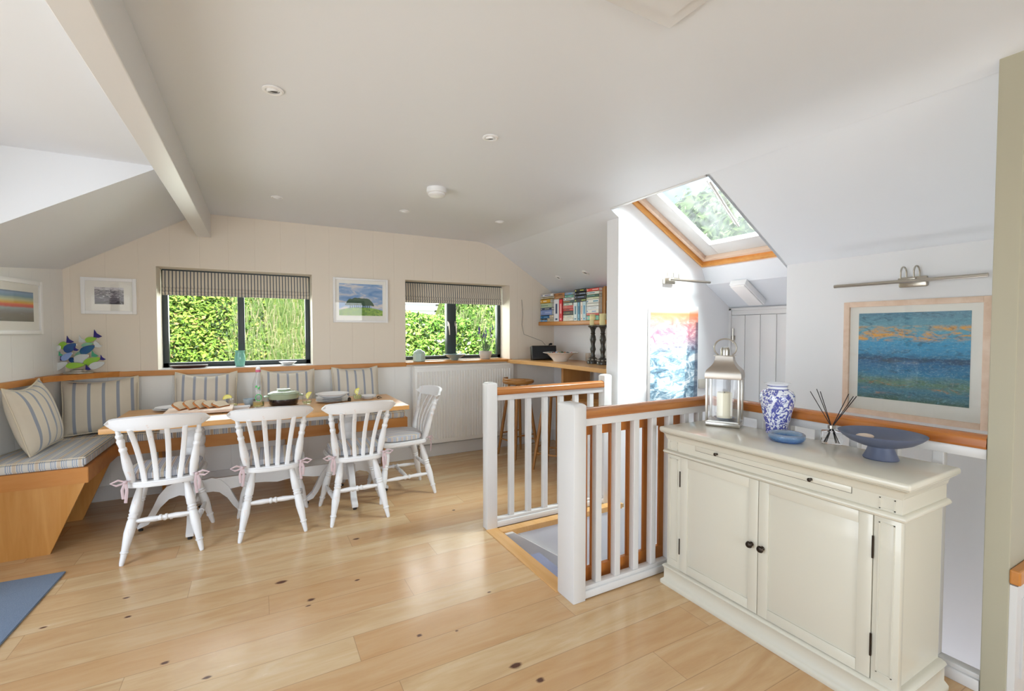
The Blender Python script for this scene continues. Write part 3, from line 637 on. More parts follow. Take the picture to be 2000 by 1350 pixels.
# ============================================================ DINING CHAIRS
def make_chair(lab):
    t = thing('dining_chair', (0, 0, 0), lab, 'chair', None)
    CP = M['chair']
    poly = []
    for a, b in ((-.15, -.195), (-.08, -.213), (0, -.218), (.08, -.213), (.15, -.195), (.178, -.17), (.196, -.08), (.21, .06), (.21, .15), (.185, .19), (.10, .20), (0, .203), (-.10, .20), (-.185, .19), (-.21, .15), (-.21, .06), (-.196, -.08), (-.178, -.17)): poly.append((a, b))
    obj('seat', G().prism(poly, 'z', .435, .47, .008), CP, t)
    leg = [(0, .016), (.06, .017), (.2, .024), (.33, .026), (.35, .021), (.37, .026), (.39, .021), (.41, .026), (.43, .021), (.46, .024), (.6, .027), (.72, .022), (.82, .0175), (.83, .0215), (.845, .0215), (.855, .017), (.97, .013), (1, .010)]
    for sx in (-1, 1):
        obj('leg', G().turned((sx*.125, .135, .437), (sx*.232, .225, 0), leg), CP, t)
        obj('leg', G().turned((sx*.115, -.145, .437), (sx*.198, -.245, 0), leg), CP, t)
    st = [(0, .008), (.12, .012), (.3, .016), (.42, .013), (.44, .018), (.47, .018), (.48, .013), (.52, .013), (.53, .018), (.56, .018), (.58, .013), (.7, .016), (.88, .012), (1, .008)]
    fl = lambda sx, z: Vector((sx*.125, .135, .437)).lerp(Vector((sx*.232, .225, 0)), 1-z/.437)
    rl = lambda sx, z: Vector((sx*.115, -.145, .437)).lerp(Vector((sx*.198, -.245, 0)), 1-z/.437)
    for sx in (-1, 1): obj('stretcher', G().turned(fl(sx, .17), rl(sx, .17), st, 10), CP, t)
    obj('stretcher', G().turned(rl(-1, .235), rl(1, .235), st, 10), CP, t)
    obj('stretcher', G().turned((fl(-1, .17)+rl(-1, .17))/2, (fl(1, .17)+rl(1, .17))/2, st, 10), CP, t)
    post = [(0, .016), (.1, .022), (.3, .025), (.45, .022), (.60, .0165), (.62, .020), (.66, .020), (.68, .015), (.72, .017), (.80, .021), (.84, .014), (.87, .019), (.90, .019), (.92, .013), (1, .012)]
    yc = lambda x, z: -.185-(z-.46)*.36+.10*(x/.25)**2*(z-.46)/.4
    for sx in (-1, 1): obj('back_post', G().turned((sx*.150, -.165, .462), (sx*.198, yc(.2, .80)-.0, .805), post), CP, t)
    for k in (-1.5, -.5, .5, 1.5):
        pts = []; n = 7
        for i in range(n):
            u = i/(n-1); x = k*(.058+.030*u); z = .466+.345*u; pts.append((x, -.192-.13*u**1.5+.02*math.sin(math.pi*u)+(.012*(k/1.5)**2)*u, z))
        obj('slat', G().tube(pts, .0145, 8, flat=(1.0, .5, (0, 1, 0))), CP, t)
    # curved crest rail
    rings = []
    n = 22
    for i in range(n+1):
        u = -1+2*i/n; e = abs(u)
        hw = .255; x = u*hw
        zt = .893-.022*e**2 if e < .86 else .893-.022*.74-.027*((e-.86)/.14)**1.6
        zb = .803 if e < .80 else .803+.032*((e-.80)/.20)**1.2
        yb = -.322+.085*e**2; th = .011
        rings.append([(x, yb-th, zb+.006), (x, yb-th*.4, zb), (x, yb+th, zb+.004), (x, yb+th*.2-.006, (zt+zb)/2), (x, yb+th-.022, zt-.004), (x, yb-.016, zt), (x, yb-th-.024, zt-.006), (x, yb-th-.010, (zt+zb)/2)])
    obj('crest_rail', G().loft(rings), CP, t)
    # tie-on seat pad
    rings = []
    for z, s in ((.472, .93), (.478, .985), (.498, 1.0), (.513, .985), (.522, .90), (.527, .72), (.529, .4)):
        rg = []
        for j in range(40):
            a = 2*math.pi*j/40; c_, s_ = math.cos(a), math.sin(a); q = (abs(c_)**3.2+abs(s_)**3.2)**(-1/3.2)
            rg.append((.19*q*c_*s*(1.0+.06*(s_)), .012+.185*q*s_*s, z))
        rings.append(rg)
    pad = obj('seat_pad', G().loft(rings), M['tickc'], t, lab='blue and beige striped tie-on pad')
    for sx in (-1, 1):
        bx, by = sx*.158, -.182
        g = G()
        g.tube([(bx-sx*.02, by+.03, .487), (bx+sx*.006, by-.022, .485), (bx+sx*.022, by-.012, .480), (bx+sx*.004, by+.02, .487)], .006, 6, flat=(1, .4, (0, 0, 1)))
        g.tube([(bx+sx*.018, by-.02, .482), (bx+sx*.05, by-.03, .50), (bx+sx*.085, by-.03, .485), (bx+sx*.06, by-.028, .468), (bx+sx*.02, by-.022, .478)], .006, 6, flat=(1, .35, (0, 1, 0)))
        g.tube([(bx+sx*.018, by-.022, .482), (bx+sx*.032, by-.034, .44), (bx+sx*.028, by-.03, .385)], .008, 6, flat=(1, .3, (0, 1, 0)))
        g.tube([(bx+sx*.016, by-.022, .482), (bx+sx*.010, by-.036, .43), (bx+sx*.018, by-.03, .36)], .008, 6, flat=(1, .3, (0, 1, 0)))
        g.sphere((bx+sx*.018, by-.022, .482), .011)
        obj('tie_ribbon', g, M['ribbon'], pad, lab='pink grey bow')
    return t
ch = make_chair('distressed white slat-back chair at the bench end of the table, one bow looping outwards')
ch.location = (-.535, 3.695, 0); ch.rotation_euler.z = R(1)
c2 = copy_tree(ch); c2['label'] = 'white slat-back chair in the middle of the three chairs along the table front'; c2.location = (.075, 3.69, 0); c2.rotation_euler.z = R(-1.5)
c3 = copy_tree(ch); c3['label'] = 'white slat-back chair with worn pinkish top rail, in front of the right table pedestal'; c3.location = (.633, 3.66, 0); c3.rotation_euler.z = R(-1)
c4 = copy_tree(ch); c4['label'] = 'white slat-back chair standing sideways at the table end beside the radiator'; c4.location = (1.055, 3.925, 0); c4.rotation_euler.z = R(91)
for c_ in (ch, c2, c3, c4): c_['group'] = 'slat-back chairs around the dining table'

# ============================================================ DINING TABLE
t = thing('dining_table', (.11, 4.12, 0), 'long oak topped dining table on two white turned pedestals', 'table')
obj('tabletop', G().box(-.885, 1.085, 3.735, 4.52, .735, .77, .004), M['oaklt'], t)
obj('apron', G().box(-.62, .82, 4.02, 4.06, .66, .735).box(-.62, .82, 4.2, 4.24, .66, .735), M['trimw'], t)
for px_ in (-.42, .635):
    py = 4.0
    g = G(); g.box(px_-.05, px_+.05, 3.80, 4.45, .70, .735, .01)
    g.lathe((px_, py, 0), [(.05, .16), (.062, .2), (.062, .27), (.045, .29), (.045, .31), (.052, .33), (.058, .36), (.052, .39), (.06, .41), (.068, .44), (.06, .47), (.068, .50), (.072, .53), (.062, .555), (.07, .58), (.072, .61), (.06, .635), (.07, .66), (.055, .69), (.075, .70)], 24)
    obj('pedestal', g, M['chair'], t)
    for a in (0, 90, 180, 270):
        ca, sa = math.cos(R(a)), math.sin(R(a))
        prof = [(.03, .25, .10), (.09, .265, .10), (.15, .245, .095), (.20, .19, .085), (.235, .12, .07), (.27, .065, .05), (.33, .03, .022)]
        rings = []
        for r_, z_, h_ in prof:
            w_ = .022; dz = h_/2
            rings.append([(px_+ca*r_-sa*w_, py+sa*r_+ca*w_, max(.008, z_-dz)), (px_+ca*r_+sa*w_, py+sa*r_-ca*w_, max(.008, z_-dz)), (px_+ca*(r_+dz*.25)+sa*w_, py+sa*(r_+dz*.25)-ca*w_, z_+dz*.9), (px_+ca*(r_+dz*.25)-sa*w_, py+sa*(r_+dz*.25)+ca*w_, z_+dz*.9)])
        ft = obj('foot', G().loft(rings), M['chair'], t)
        obj('foot_pad', G().cyl((px_+ca*.315, py+sa*.315), .014, 0, .012, 12), M['black'], ft)
g = G(); pl = [(-.40, .30), (.62, .30), (.62, .20)]
for i in range(13): u = i/12; pl.append((.62-1.02*u, .205+.022*math.sin(math.pi*u)**2*(1+.6*math.cos(6*math.pi*u))))
g.prism(pl, 'y', 3.985, 4.015); obj('stretcher', g, M['chair'], t)

# ============================================================ CORNER BENCH
t = thing('corner_bench', (-.9, 4.5, 0), 'L-shaped built-in oak bench with a slanted end panel along the left and back walls', 'bench')
BF = 4.545
obj('seat_frame', G().prism([(-.96, 3.835), (-.96, BF), (1.30, BF), (1.30, YB-.02), (LX(YB)+.01, YB-.02), (LX(3.835)+.005, 3.835)], 'z', .42, .52, .003), M['oak'], t)
g = G(); g.prism([(LX(3.85)+.01, 0), (-1.152, 0), (-.98, .42), (LX(3.85)+.01, .42)], 'y', 3.842, 3.866); obj('end_panel', g, M['oakz'], t)
g = G(); g.prism([(-1.40, 0), (-1.15, 0), (-.98, .42), (-1.40, .42)], 'y', 4.44, 4.464); obj('support_panel', g, M['oakz'], t)
for x in (-.72, .2, 1.10):
    g = G(); g.prism([(YB-.02, 0), (4.76, 0), (BF+.04, .42), (YB-.02, .42)], 'x', x, x+.024); obj('support_panel', g, M['oakz'], t)
def seatpad(name, poly, z0, z1, mat, lab):
    g = G(); g.prism(poly, 'z', z0, z1, .012); o = obj(name, g, mat, lab=lab, cat='cushion', smooth=50)
    return o
def piping(parent, poly, z):
    g = G()
    pts = [(p[0], p[1], z) for p in poly]; g.tube(pts, .004, 6, closed=True); obj('piping', g, M['piping'], parent)
pl = [(-.975, 3.842), (-.972, 4.52), (LX(4.52)+.012, 4.52), (LX(3.842)+.012, 3.842)]
o = seatpad('bench_cushion', pl, .522, .585, M['tickly'], 'pale blue striped bench pad on the left arm of the corner bench'); piping(o, pl, .583)
pl = [(-1.32, 4.53), (1.27, 4.525), (1.27, YB-.026), (-1.32, YB-.026)]
o = seatpad('bench_cushion', pl, .522, .585, M['tickx'], 'long blue and beige striped bench pad along the back wall'); piping(o, [(-1.32, 4.53), (1.27, 4.525), (1.27, 4.83), (-1.32, 4.83)], .583)

# ============================================================ STRIPED CUSHIONS
def pillow(loc, w, h, th, rot, lab, mat='pil', ear=.03, grp=None):
    n = 22; bm = bmesh.new(); grid = {}
    def P(u, v, s):
        cx = 1-.055*(1-abs(v)**2)*(abs(u)**3)-.03*abs(u*v)**6; cy = 1-.055*(1-abs(u)**2)*(abs(v)**3)-.03*abs(u*v)**6
        z = th/2*((1-abs(u)**2.6)**.55)*((1-abs(v)**2.6)**.55)
        sag = ear*(abs(u)**2-.35)*max(0, v)**3
        wr = .004*math.sin(9*u+5*v*v)*(1-u*u)*(1-v*v)
        return Vector((u*w/2*cx, v*h/2*cy+sag+(.0 if v > -1 else 0), s*(z+wr)))
    for s in (1, -1):
        for i in range(n+1):
            for j in range(n+1):
                u = -1+2*i/n; v = -1+2*j/n; edge = i in (0, n) or j in (0, n)
                if s == -1 and edge: grid[(s, i, j)] = grid[(1, i, j)]; continue
                grid[(s, i, j)] = bm.verts.new(P(u, v, s if not edge else 0) if not edge else P(u, v, 0))
        for i in range(n):
            for j in range(n):
                q = [grid[(s, i, j)], grid[(s, i+1, j)], grid[(s, i+1, j+1)], grid[(s, i, j+1)]]
                bm.faces.new(q if s == 1 else q[::-1])
    o = obj('striped_cushion', bm, M[mat], origin=(0, 0, 0), lab=lab, cat='cushion', grp=grp, smooth=80)
    per = [(i, 0) for i in range(n)]+[(n, j) for j in range(n)]+[(i, n) for i in range(n, 0, -1)]+[(0, j) for j in range(n, 0, -1)]
    g = G(); g.tube([P(-1+2*i/n, -1+2*j/n, 0) for i, j in per], .0048, 6, closed=True); obj('piping', g, M['piping'], o)
    o.location = loc; o.rotation_euler = [R(a) for a in rot]
    return o
PG = 'striped cushions along the bench'
pillow((-1.31, 4.20, .808), .46, .44, .16, (76, -3, 86), 'large striped cushion nearest the camera, leaning against the left wall', 'pilthin', .04, PG)
pillow((-1.085, 4.70, .7955), .47, .42, .14, (72, -2, 6), 'striped cushion in the corner of the bench under the glass fish', 'pilthin', .03, PG)
pillow((-.40, 4.725, .808), .46, .42, .14, (74, 1, 2), 'striped cushion with a raised right corner behind the bread on the table', 'pil', .04, PG)
pillow((.235, 4.735, .805), .46, .42, .14, (75, 1, 1), 'striped cushion behind the glass bottle and lidded pot', 'pil', .035, PG)
pillow((.84, 4.745, .81), .45, .42, .13, (77, 0, 0), 'striped cushion at the radiator end of the bench', 'pil', .03, PG)

# ============================================================ RADIATOR
t = thing('radiator', (2.04, YB-.05, .14), 'wide white ribbed panel radiator under the window with silver handles', 'radiator')
g = G(); x0, x1, n = 1.435, 2.655, 36
prof = []
g.box(x0, x1, 4.79, 4.845, .155, 1.0, .006)
for i in range(n):
    xc = x0+.035+(x1-x0-.07)*(i+.5)/n; w_ = (x1-x0-.07)/n*.30
    g.prism([(xc-w_, 4.791), (xc-w_*.6, 4.781), (xc+w_*.6, 4.781), (xc+w_, 4.791)], 'z', .20, .945)
obj('panel', g, M['rad'], t)
obj('top_grille', G().box(x0, x1, 4.785, 4.848, .985, 1.008, .004), M['rad'], t)
g = G(); g.tube([(1.50, 4.80, .155), (1.50, 4.80, .10), (1.50, 4.83, .02)], .009, 8).sphere((1.50, 4.80, .12), .018); obj('valve', g, M['nickel'], t)
obj('side_panel', G().box(x0-.004, x0+.012, 4.785, 4.848, .16, 1.0), M['rad'], t)

# ============================================================ ROMAN BLINDS
def blind(x0, x1, lab):
    t = thing('roman_blind', ((x0+x1)/2, 5.05, 1.92), lab, 'blind', 'striped roman blinds at the back windows')
    pr = [(5.055, 1.925), (5.048, 1.86), (5.040, 1.80), (5.046, 1.775), (5.030, 1.760), (5.040, 1.742), (5.024, 1.728), (5.038, 1.712), (5.030, 1.702), (5.052, 1.702), (5.060, 1.75), (5.066, 1.925)]
    obj('cloth', G().prism(pr, 'x', x0, x1), M['blind'], t, smooth=60)
    obj('headrail', G().box(x0, x1, 5.045, 5.09, 1.918, 1.929), M['anth'], t)
blind(-.735, .448, 'dark and cream striped roman blind over the wide window')
blind(1.39, 2.625, 'dark and cream striped roman blind over the window with silver handles')

# ============================================================ PICTURES
def framed(loc, rotz, w, h, fw, fd, mx, mt, mb, artm, lab, frame='framew'):
    t = thing('framed_picture', (0, 0, 0), lab, 'picture')
    g = G(); g.box(-w/2, -w/2+fw, -fd, 0, 0, h, .002); g.box(w/2-fw, w/2, -fd, 0, 0, h, .002); g.box(-w/2+fw, w/2-fw, -fd, 0, 0, fw, .002); g.box(-w/2+fw, w/2-fw, -fd, 0, h-fw, h, .002)
    obj('frame', g, M[frame], t)
    obj('mount', G().box(-w/2+fw, w/2-fw, -fd*.45, -.001, fw, h-fw), M['mat'], t, smooth=0)
    obj('print', G().box(-w/2+fw+mx, w/2-fw-mx, -fd*.45-.002, -fd*.45, fw+mb, h-fw-mt), artm, t, smooth=0)
    obj('glass', G().box(-w/2+fw, w/2-fw, -fd*.8, -fd*.8+.002, fw, h-fw), M['pglass'], t, smooth=0)
    t.location = loc; t.rotation_euler.z = R(rotz); return t
a1 = artmat('beach_sunset', [(0, '#6b6459'), (.28, '#7c766c'), (.42, '#9aa4a8'), (.47, '#d0553f'), (.53, '#e0653f'), (.6, '#e3b13c'), (.68, '#cfd0a0'), (.8, '#7fa0b4'), (.9, '#8fa9c8'), (1, '#5b6478')], 2, .09, .30, (5, 5, 26), .10, [((14, 14, 40), .58, 8, '#aeb4b8', .5, 0, (0, .5))])
framed((LX(4.275)+.002, 4.275, 1.36), 90-10.2, .60, .375, .028, .022, .06, .055, .06, a1, 'white framed beach sunset print on the left wall')
a2 = artmat('rocky_sea', [(0, '#2c2634'), (.3, '#7a7480'), (.42, '#3c3442'), (.55, '#c8c4cc'), (.68, '#4a4350'), (1, '#dcdae0')], 2, .08, .22, (26, 26, 90), 1.6)
framed((-1.055, YB-.001, 1.520), 0, .348, .292, .026, .02, .057, .05, .055, a2, 'small white framed grey rocky sea print between the corner and the wide window')
def treesart():
    m, n, l, p = nt('tree_clump_painting'); v = coords(n, l); s = sep(n, l, v)
    a = noise_(n, l, mapping(n, l, v, (5, 5, 16)), 1, 7, .6, .6)
    skyc = ramp_(n, l, a, [(.35, '#5f8fc8'), (.5, '#93b0d6'), (.6, '#dcd6d4'), (.7, '#e8dfd6')])
    gr = noise_(n, l, mapping(n, l, v, (40, 40, 90)), 1, 5, .7)
    grc = ramp_(n, l, gr, [(.35, '#4f7a34'), (.55, '#8fb848'), (.7, '#c4cf68')])
    hill = math_(n, l, 'SUBTRACT', .155, math_(n, l, 'MULTIPLY', math_(n, l, 'MULTIPLY', s[0], s[0]), .7))
    c = mix_(n, l, math_(n, l, 'LESS_THAN', s[2], hill), skyc, grc)
    # clump of trees: crowns band with lumpy outline
    tn = noise_(n, l, mapping(n, l, v, (26, 26, 26)), 1, 4, .6)
    x1 = math_(n, l, 'ABSOLUTE', math_(n, l, 'ADD', s[0], .015))
    top = math_(n, l, 'SUBTRACT', math_(n, l, 'ADD', .222, math_(n, l, 'MULTIPLY', tn, .05)), math_(n, l, 'MULTIPLY', math_(n, l, 'POWER', math_(n, l, 'DIVIDE', x1, .145), 4), .07))
    crown = math_(n, l, 'MULTIPLY', math_(n, l, 'LESS_THAN', s[2], top), math_(n, l, 'GREATER_THAN', s[2], math_(n, l, 'ADD', .158, math_(n, l, 'MULTIPLY', tn, .03))))
    crown = math_(n, l, 'MULTIPLY', crown, math_(n, l, 'LESS_THAN', x1, .142))
    trunk = math_(n, l, 'GREATER_THAN', math_(n, l, 'FRACT', math_(n, l, 'MULTIPLY', s[0], 48)), .62)
    trunk = math_(n, l, 'MULTIPLY', trunk, math_(n, l, 'MULTIPLY', math_(n, l, 'LESS_THAN', x1, .10), math_(n, l, 'MULTIPLY', math_(n, l, 'GREATER_THAN', s[2], .148), math_(n, l, 'LESS_THAN', s[2], .19))))
    k = math_(n, l, 'MAXIMUM', crown, trunk)
    c = mix_(n, l, k, c, mix_(n, l, tn, rgb('#1d3a34'), rgb('#4a6b4a')))
    l.new(c, p.inputs['Base Color']); p.inputs['Roughness'].default_value = .5; return m
framed((.918, YB-.001, 1.470), 0, .536, .445, .02, .024, .035, .035, .05, treesart(), 'white framed painting of a clump of trees on a green hill between the windows')
a4 = artmat('teal_abstract', [(0, '#4c6a58'), (.10, '#4a86a0'), (.2, '#6a8a70'), (.3, '#2f7ea6'), (.42, '#2a6a98'), (.47, '#2c4a6a'), (.52, '#3a8cb8'), (.66, '#3f9cc8'), (.74, '#4fa0c0'), (.80, '#6fa8b8'), (1, '#5c8ca4')], 2, .11, .62, (7, 7, 30), .20,
            [((10, 10, 30), .55, 7, '#d8843c', .75, 0, (.03, .25)), ((9, 3, 26), .44, 8, '#e8a430', .95, 3, (.66, .86)), ((70, 70, 120), .52, 7, '#9cc4d0', .45, 4), ((16, 16, 40), .53, 8, '#2a5060', .6, 6), ((50, 50, 90), .55, 6, '#24506e', .55, 5), ((34, 34, 60), .6, 7, '#8fc6d8', .5, 9), ((12, 6, 40), .56, 8, '#1c3a4c', .8, 2, (.36, .5)), ((8, 8, 30), .6, 6, '#7a5a3c', .7, 7, (.78, 1.0))])
framed((XR-.001, 1.213, .870), -90, .675, .692, .032, .028, .048, .04, .075, a4, 'pale wood framed teal and orange abstract seascape above the handrail', 'palewood')
# tall wave canvas on the stair wall
def waves():
    m, n, l, p = nt('wave_canvas'); v = coords(n, l); s = sep(n, l, v)
    a = noise_(n, l, mapping(n, l, v, (7, 1, 15), (0, .35, 0)), 1, 9, .72, 1.2); b = noise_(n, l, mapping(n, l, v, (2.2, 1, 3)), 1, 3, .5)
    t = math_(n, l, 'DIVIDE', s[2], .80)
    sea = ramp_(n, l, a, [(.34, '#3f5568'), (.44, '#7f9eb4'), (.50, '#a9c8d8'), (.55, '#eef2f4'), (1, '#ffffff')])
    warm = ramp_(n, l, a, [(.36, '#a8647c'), (.5, '#d89aa2'), (.58, '#f2dcd8'), (1, '#ffffff')])
    k = math_(n, l, 'MULTIPLY', math_(n, l, 'SUBTRACT', t, .62), 5, clamp=True)
    c = mix_(n, l, k, sea, warm)
    k2 = math_(n, l, 'MULTIPLY', math_(n, l, 'SUBTRACT', t, .86), 6, clamp=True)
    c = mix_(n, l, k2, c, mix_(n, l, b, rgb('#c4545c'), rgb('#f0a060')))
    k3 = math_(n, l, 'MULTIPLY', math_(n, l, 'SUBTRACT', t, 1.04), 14, clamp=True)
    c = mix_(n, l, k3, c, rgb('#fbf6f2'))
    dark = math_(n, l, 'MULTIPLY', math_(n, l, 'SUBTRACT', math_(n, l, 'SUBTRACT', s[0], .225), math_(n, l, 'MULTIPLY', t, .03)), 60, clamp=True)
    dark = math_(n, l, 'MULTIPLY', dark, math_(n, l, 'LESS_THAN', t, .95))
    c = mix_(n, l, math_(n, l, 'MULTIPLY', dark, .7), c, rgb('#4a4a5c'))
    l.new(c, p.inputs['Base Color']); p.inputs['Roughness'].default_value = .4; return m
t = thing('wave_canvas', (3.156, 2.85, .70), 'tall unframed photo canvas of glittering waves on the sunlit stair wall', 'picture')
obj('canvas_box', G().box(2.867, 3.445, 2.815, 2.849, .70, 1.60, .003), M['trimw'], t)
obj('print', G().box(2.868, 3.444, 2.812, 2.815, .701, 1.599), waves(), t, smooth=0)

# ============================================================ PICTURE LIGHTS
def picture_light(lab, L_, ha):
    t = thing('picture_light', (0, 0, 0), lab, 'wall light', 'brushed steel picture lights')
    obj('wall_plate', G().box(-.065, .065, -.028, 0, -.03, .03, .008), M['nickel'], t)
    for x in (-.03, .03):
        g = G(); g.tube([(x, -.02, .0), (x, -.02, .05)]+[(x, -.055+.035*math.cos(a), .05+.035*math.sin(a)) for a in [R(q) for q in range(0, 181, 20)]]+[(x, -.09, .012)], .0042, 8); obj('arm', g, M['nickel'], t)
    obj('lamp_bar', G().tube([(-L_/2+ha, -.095, 0), (L_/2+ha, -.095, 0)], .0105, 14), M['nickel'], t)
    obj('hinge', G().box(-.04, .04, -.10, -.08, .004, .018, .003), M['nickel'], t)
    return t
p1 = picture_light('brushed steel picture light over the teal abstract picture', .70, -.02); p1.location = (XR-.001, 1.205, 1.662); p1.rotation_euler.z = R(-90)
p2 = picture_light('brushed steel picture light washed out by sun over the wave canvas', .50, .17); p2.location = (3.10, 2.849, 1.815)

# ============================================================ CEILING FITTINGS
def spot(loc, rot, lab, tilt_=18):
    t = thing('ceiling_spotlight', (0, 0, 0), lab, 'ceiling light', 'recessed ceiling spotlights')
    g = G(); g.lathe((0, 0, 0), [(.028, 0), (.042, 0), (.042, -.005), (.034, -.008), (.028, -.006), (.028, 0)], 28, False); obj('bezel', g, M['plastic'], t)
    g = G(); g.lathe((0, 0, 0), [(.020, .004), (.027, .004), (.027, -.006), (.021, -.008), (.020, .004)], 24, False); g.xf(Matrix.Rotation(R(tilt_), 4, (1, -.6, 0))); obj('lamp_ring', g, M['plastic'], t)
    g = G(); g.cyl((0, 0), .020, -.001, .003, 20); g.xf(Matrix.Rotation(R(tilt_), 4, (1, -.6, 0))); obj('lamp', g, M['spotglass'], t)
    g = G(); g.cyl((0, 0), .028, -.0, -.0008, 20); obj('recess', g, M['black'], t)
    t.location = loc; t.rotation_euler = rot; return t
Z0 = 2.409
for (x, y), lb in zip([(.069, 2.239), (1.093, 2.225), (.139, 3.993), (1.108, 3.923), (1.998, 3.874)],
                      ['nearest spotlight in the flat ceiling, left of centre', 'spotlight in the flat ceiling nearest the roof window', 'ceiling spotlight nearest the beam above the table', 'small ceiling spotlight behind the smoke alarm', 'small ceiling spotlight where the flat ceiling meets the right slope']): spot((x, y, Z0), (0, 0, 0), lb)
for (x, y), lb in zip([(3.03, 4.40), (3.03, 3.90)], ['spotlight in the sloping ceiling above the stacked books, nearer the window', 'spotlight in the sloping ceiling above the stacked books, nearer the pillar']):
    spot((x, y, RS(x)-.001), (0, math.atan(.605), 0), lb, 6)
t = thing('smoke_alarm', (1.14, 3.20, 2.41), 'round white smoke alarm on the flat ceiling', 'smoke alarm')
obj('base', G().lathe((1.14, 3.20, 0), [(.070, 2.41), (.072, 2.395), (.072, 2.375), (.066, 2.371)], 32), M['plastic'], t)
obj('cover', G().lathe((1.14, 3.20, 0), [(.060, 2.371), (.062, 2.362), (.050, 2.352), (.02, 2.349)], 32), M['plastic'], t)
t = thing('bulkhead_light', (3.71, 2.51, 1.70), 'white rectangular bulkhead light on the sloping ceiling of the stair recess', 'ceiling light')
mt = Matrix.Translation((3.71, 2.51, 1.64+.6*(3.87-3.71))) @ Matrix.Rotation(math.atan(.6), 4, 'Y')
obj('body', G().box(-.16, .16, -.075, .075, -.05, 0, .006).xf(mt), M['plastic'], t); obj('diffuser', G().box(-.15, .15, -.065, .065, -.062, -.05, .005).xf(mt), pbr('diffuser', '#f4f2f0', .3), t)

# ============================================================ STAIR RAILINGS
def newel(g, x0, x1, y0, y1, z):
    cx, cy = (x0+x1)/2, (y0+y1)/2
    g.box(x0, x1, y0, y1, 0, z, .004)
    rings = []
    for i in range(6):
        q = i/5; s_ = math.cos(q*math.pi/2)**.6 if i < 5 else .12; rings.append([(cx+(x0-cx)*s_, cy+(y0-cy)*s_, z-.002+.02*math.sin(q*math.pi/2)), (cx+(x1-cx)*s_, cy+(y0-cy)*s_, z-.002+.02*math.sin(q*math.pi/2)), (cx+(x1-cx)*s_, cy+(y1-cy)*s_, z-.002+.02*math.sin(q*math.pi/2)), (cx+(x0-cx)*s_, cy+(y1-cy)*s_, z-.002+.02*math.sin(q*math.pi/2))])
    g.loft(rings); return g
hp = [(-.030, -.022), (-.034, -.010), (-.028, .004), (-.030, .016), (-.020, .027), (0, .031), (.020, .027), (.030, .016), (.028, .004), (.034, -.010), (.030, -.022)]
def rail_x(par, y, x0, x1, balx, rm):
    z = .958
    obj('handrail', G().prism([(y+a, z+b) for a, b in hp], 'x', x0, x1), M[rm], par, lab='varnished reddish wood handrail', smooth=50)
    obj('top_fillet', G().box(x0, x1, y-.023, y+.023, .896, .936, .004), M['trimw'], par)
    obj('base_rail', G().box(x0, x1, y-.030, y+.030, .006, .045, .003).box(x0, x1, y-.022, y+.022, .045, .066, .004), M['trimw'], par)
    for x in balx: obj('baluster', G().box(x-.0185, x+.0185, y-.0185, y+.0185, .066, .897, .003), M['trimw'], par, smooth=0)
def rail_y(par, x, y0, y1, baly, rm):
    z = .958
    obj('handrail', G().prism([(x+a, z+b) for a, b in hp], 'y', y0, y1), M[rm], par, lab='varnished reddish wood handrail', smooth=50)
    obj('top_fillet', G().box(x-.023, x+.023, y0, y1, .896, .936, .004), M['trimw'], par)
    obj('base_rail', G().box(x-.030, x+.030, y0, y1, .0, .045, .003).box(x-.022, x+.022, y0, y1, .045, .066, .004), M['trimw'], par)
    for y in baly: obj('baluster', G().box(x-.0185, x+.0185, y-.0185, y+.0185, .066, .897, .003), M['trimw'], par, smooth=0)
t = thing('stair_railing', (1.9, 2.875, 0), 'white balustrade with wooden handrail on the far side of the stairwell, ending at the pillar', 'railing')
obj('newel_post', newel(G(), 1.368, 1.447, 2.842, 2.915, 1.01), M['trimw'], t)
obj('newel_post', newel(G(), 2.40, 2.475, 2.842, 2.915, 1.02), M['trimw'], t)
rail_x(t, 2.875, 1.447, 2.40, [1.572, 1.715, 1.857, 2.0, 2.14, 2.285], 'rail')
t = thing('stair_railing', (1.9, 1.89, 0), 'white balustrade with wooden handrail running from the big square newel to the cabinet', 'railing')
obj('newel_post', newel(G(), 1.370, 1.447, 1.849, 1.992, 1.0), M['trimw'], t)
rail_x(t, 1.885, 1.447, 2.381, [1.545, 1.675, 1.807, 1.938, 2.07, 2.20, 2.32], 'rail')
t = thing('stair_railing', (2.415, 1.25, 0), 'white balustrade with wooden handrail behind the cabinet, ending at the cream column', 'railing')
rail_y(t, 2.416, .647, 1.914, [.79+.151*i for i in range(8)], 'raily')
# wooden stair gate folded against the railing
t = thing('stair_gate', (1.85, 1.962, .03), 'orange-brown slatted wooden stair gate behind the near white balusters', 'gate')
obj('top_bar', G().box(1.475, 2.30, 1.95, 1.975, .825, .915, .004), M['gate'], t)
obj('bottom_bar', G().box(1.475, 2.30, 1.95, 1.975, .030, .105, .004), M['gate'], t)
for i in range(7):
    x = 1.468+.127*i+(0 if i else .038); obj('slat', G().box(x-.031, x+.031, 1.953, 1.972, .10, .83, .005), M['gate'], t)
g = G(); g.tube([(2.22, 1.945, .90), (2.245, 1.94, .87), (2.25, 1.94, .83)], .004, 6).sphere((2.275, 1.94, .835), .012); obj('latch', g, M['trimw'], t)
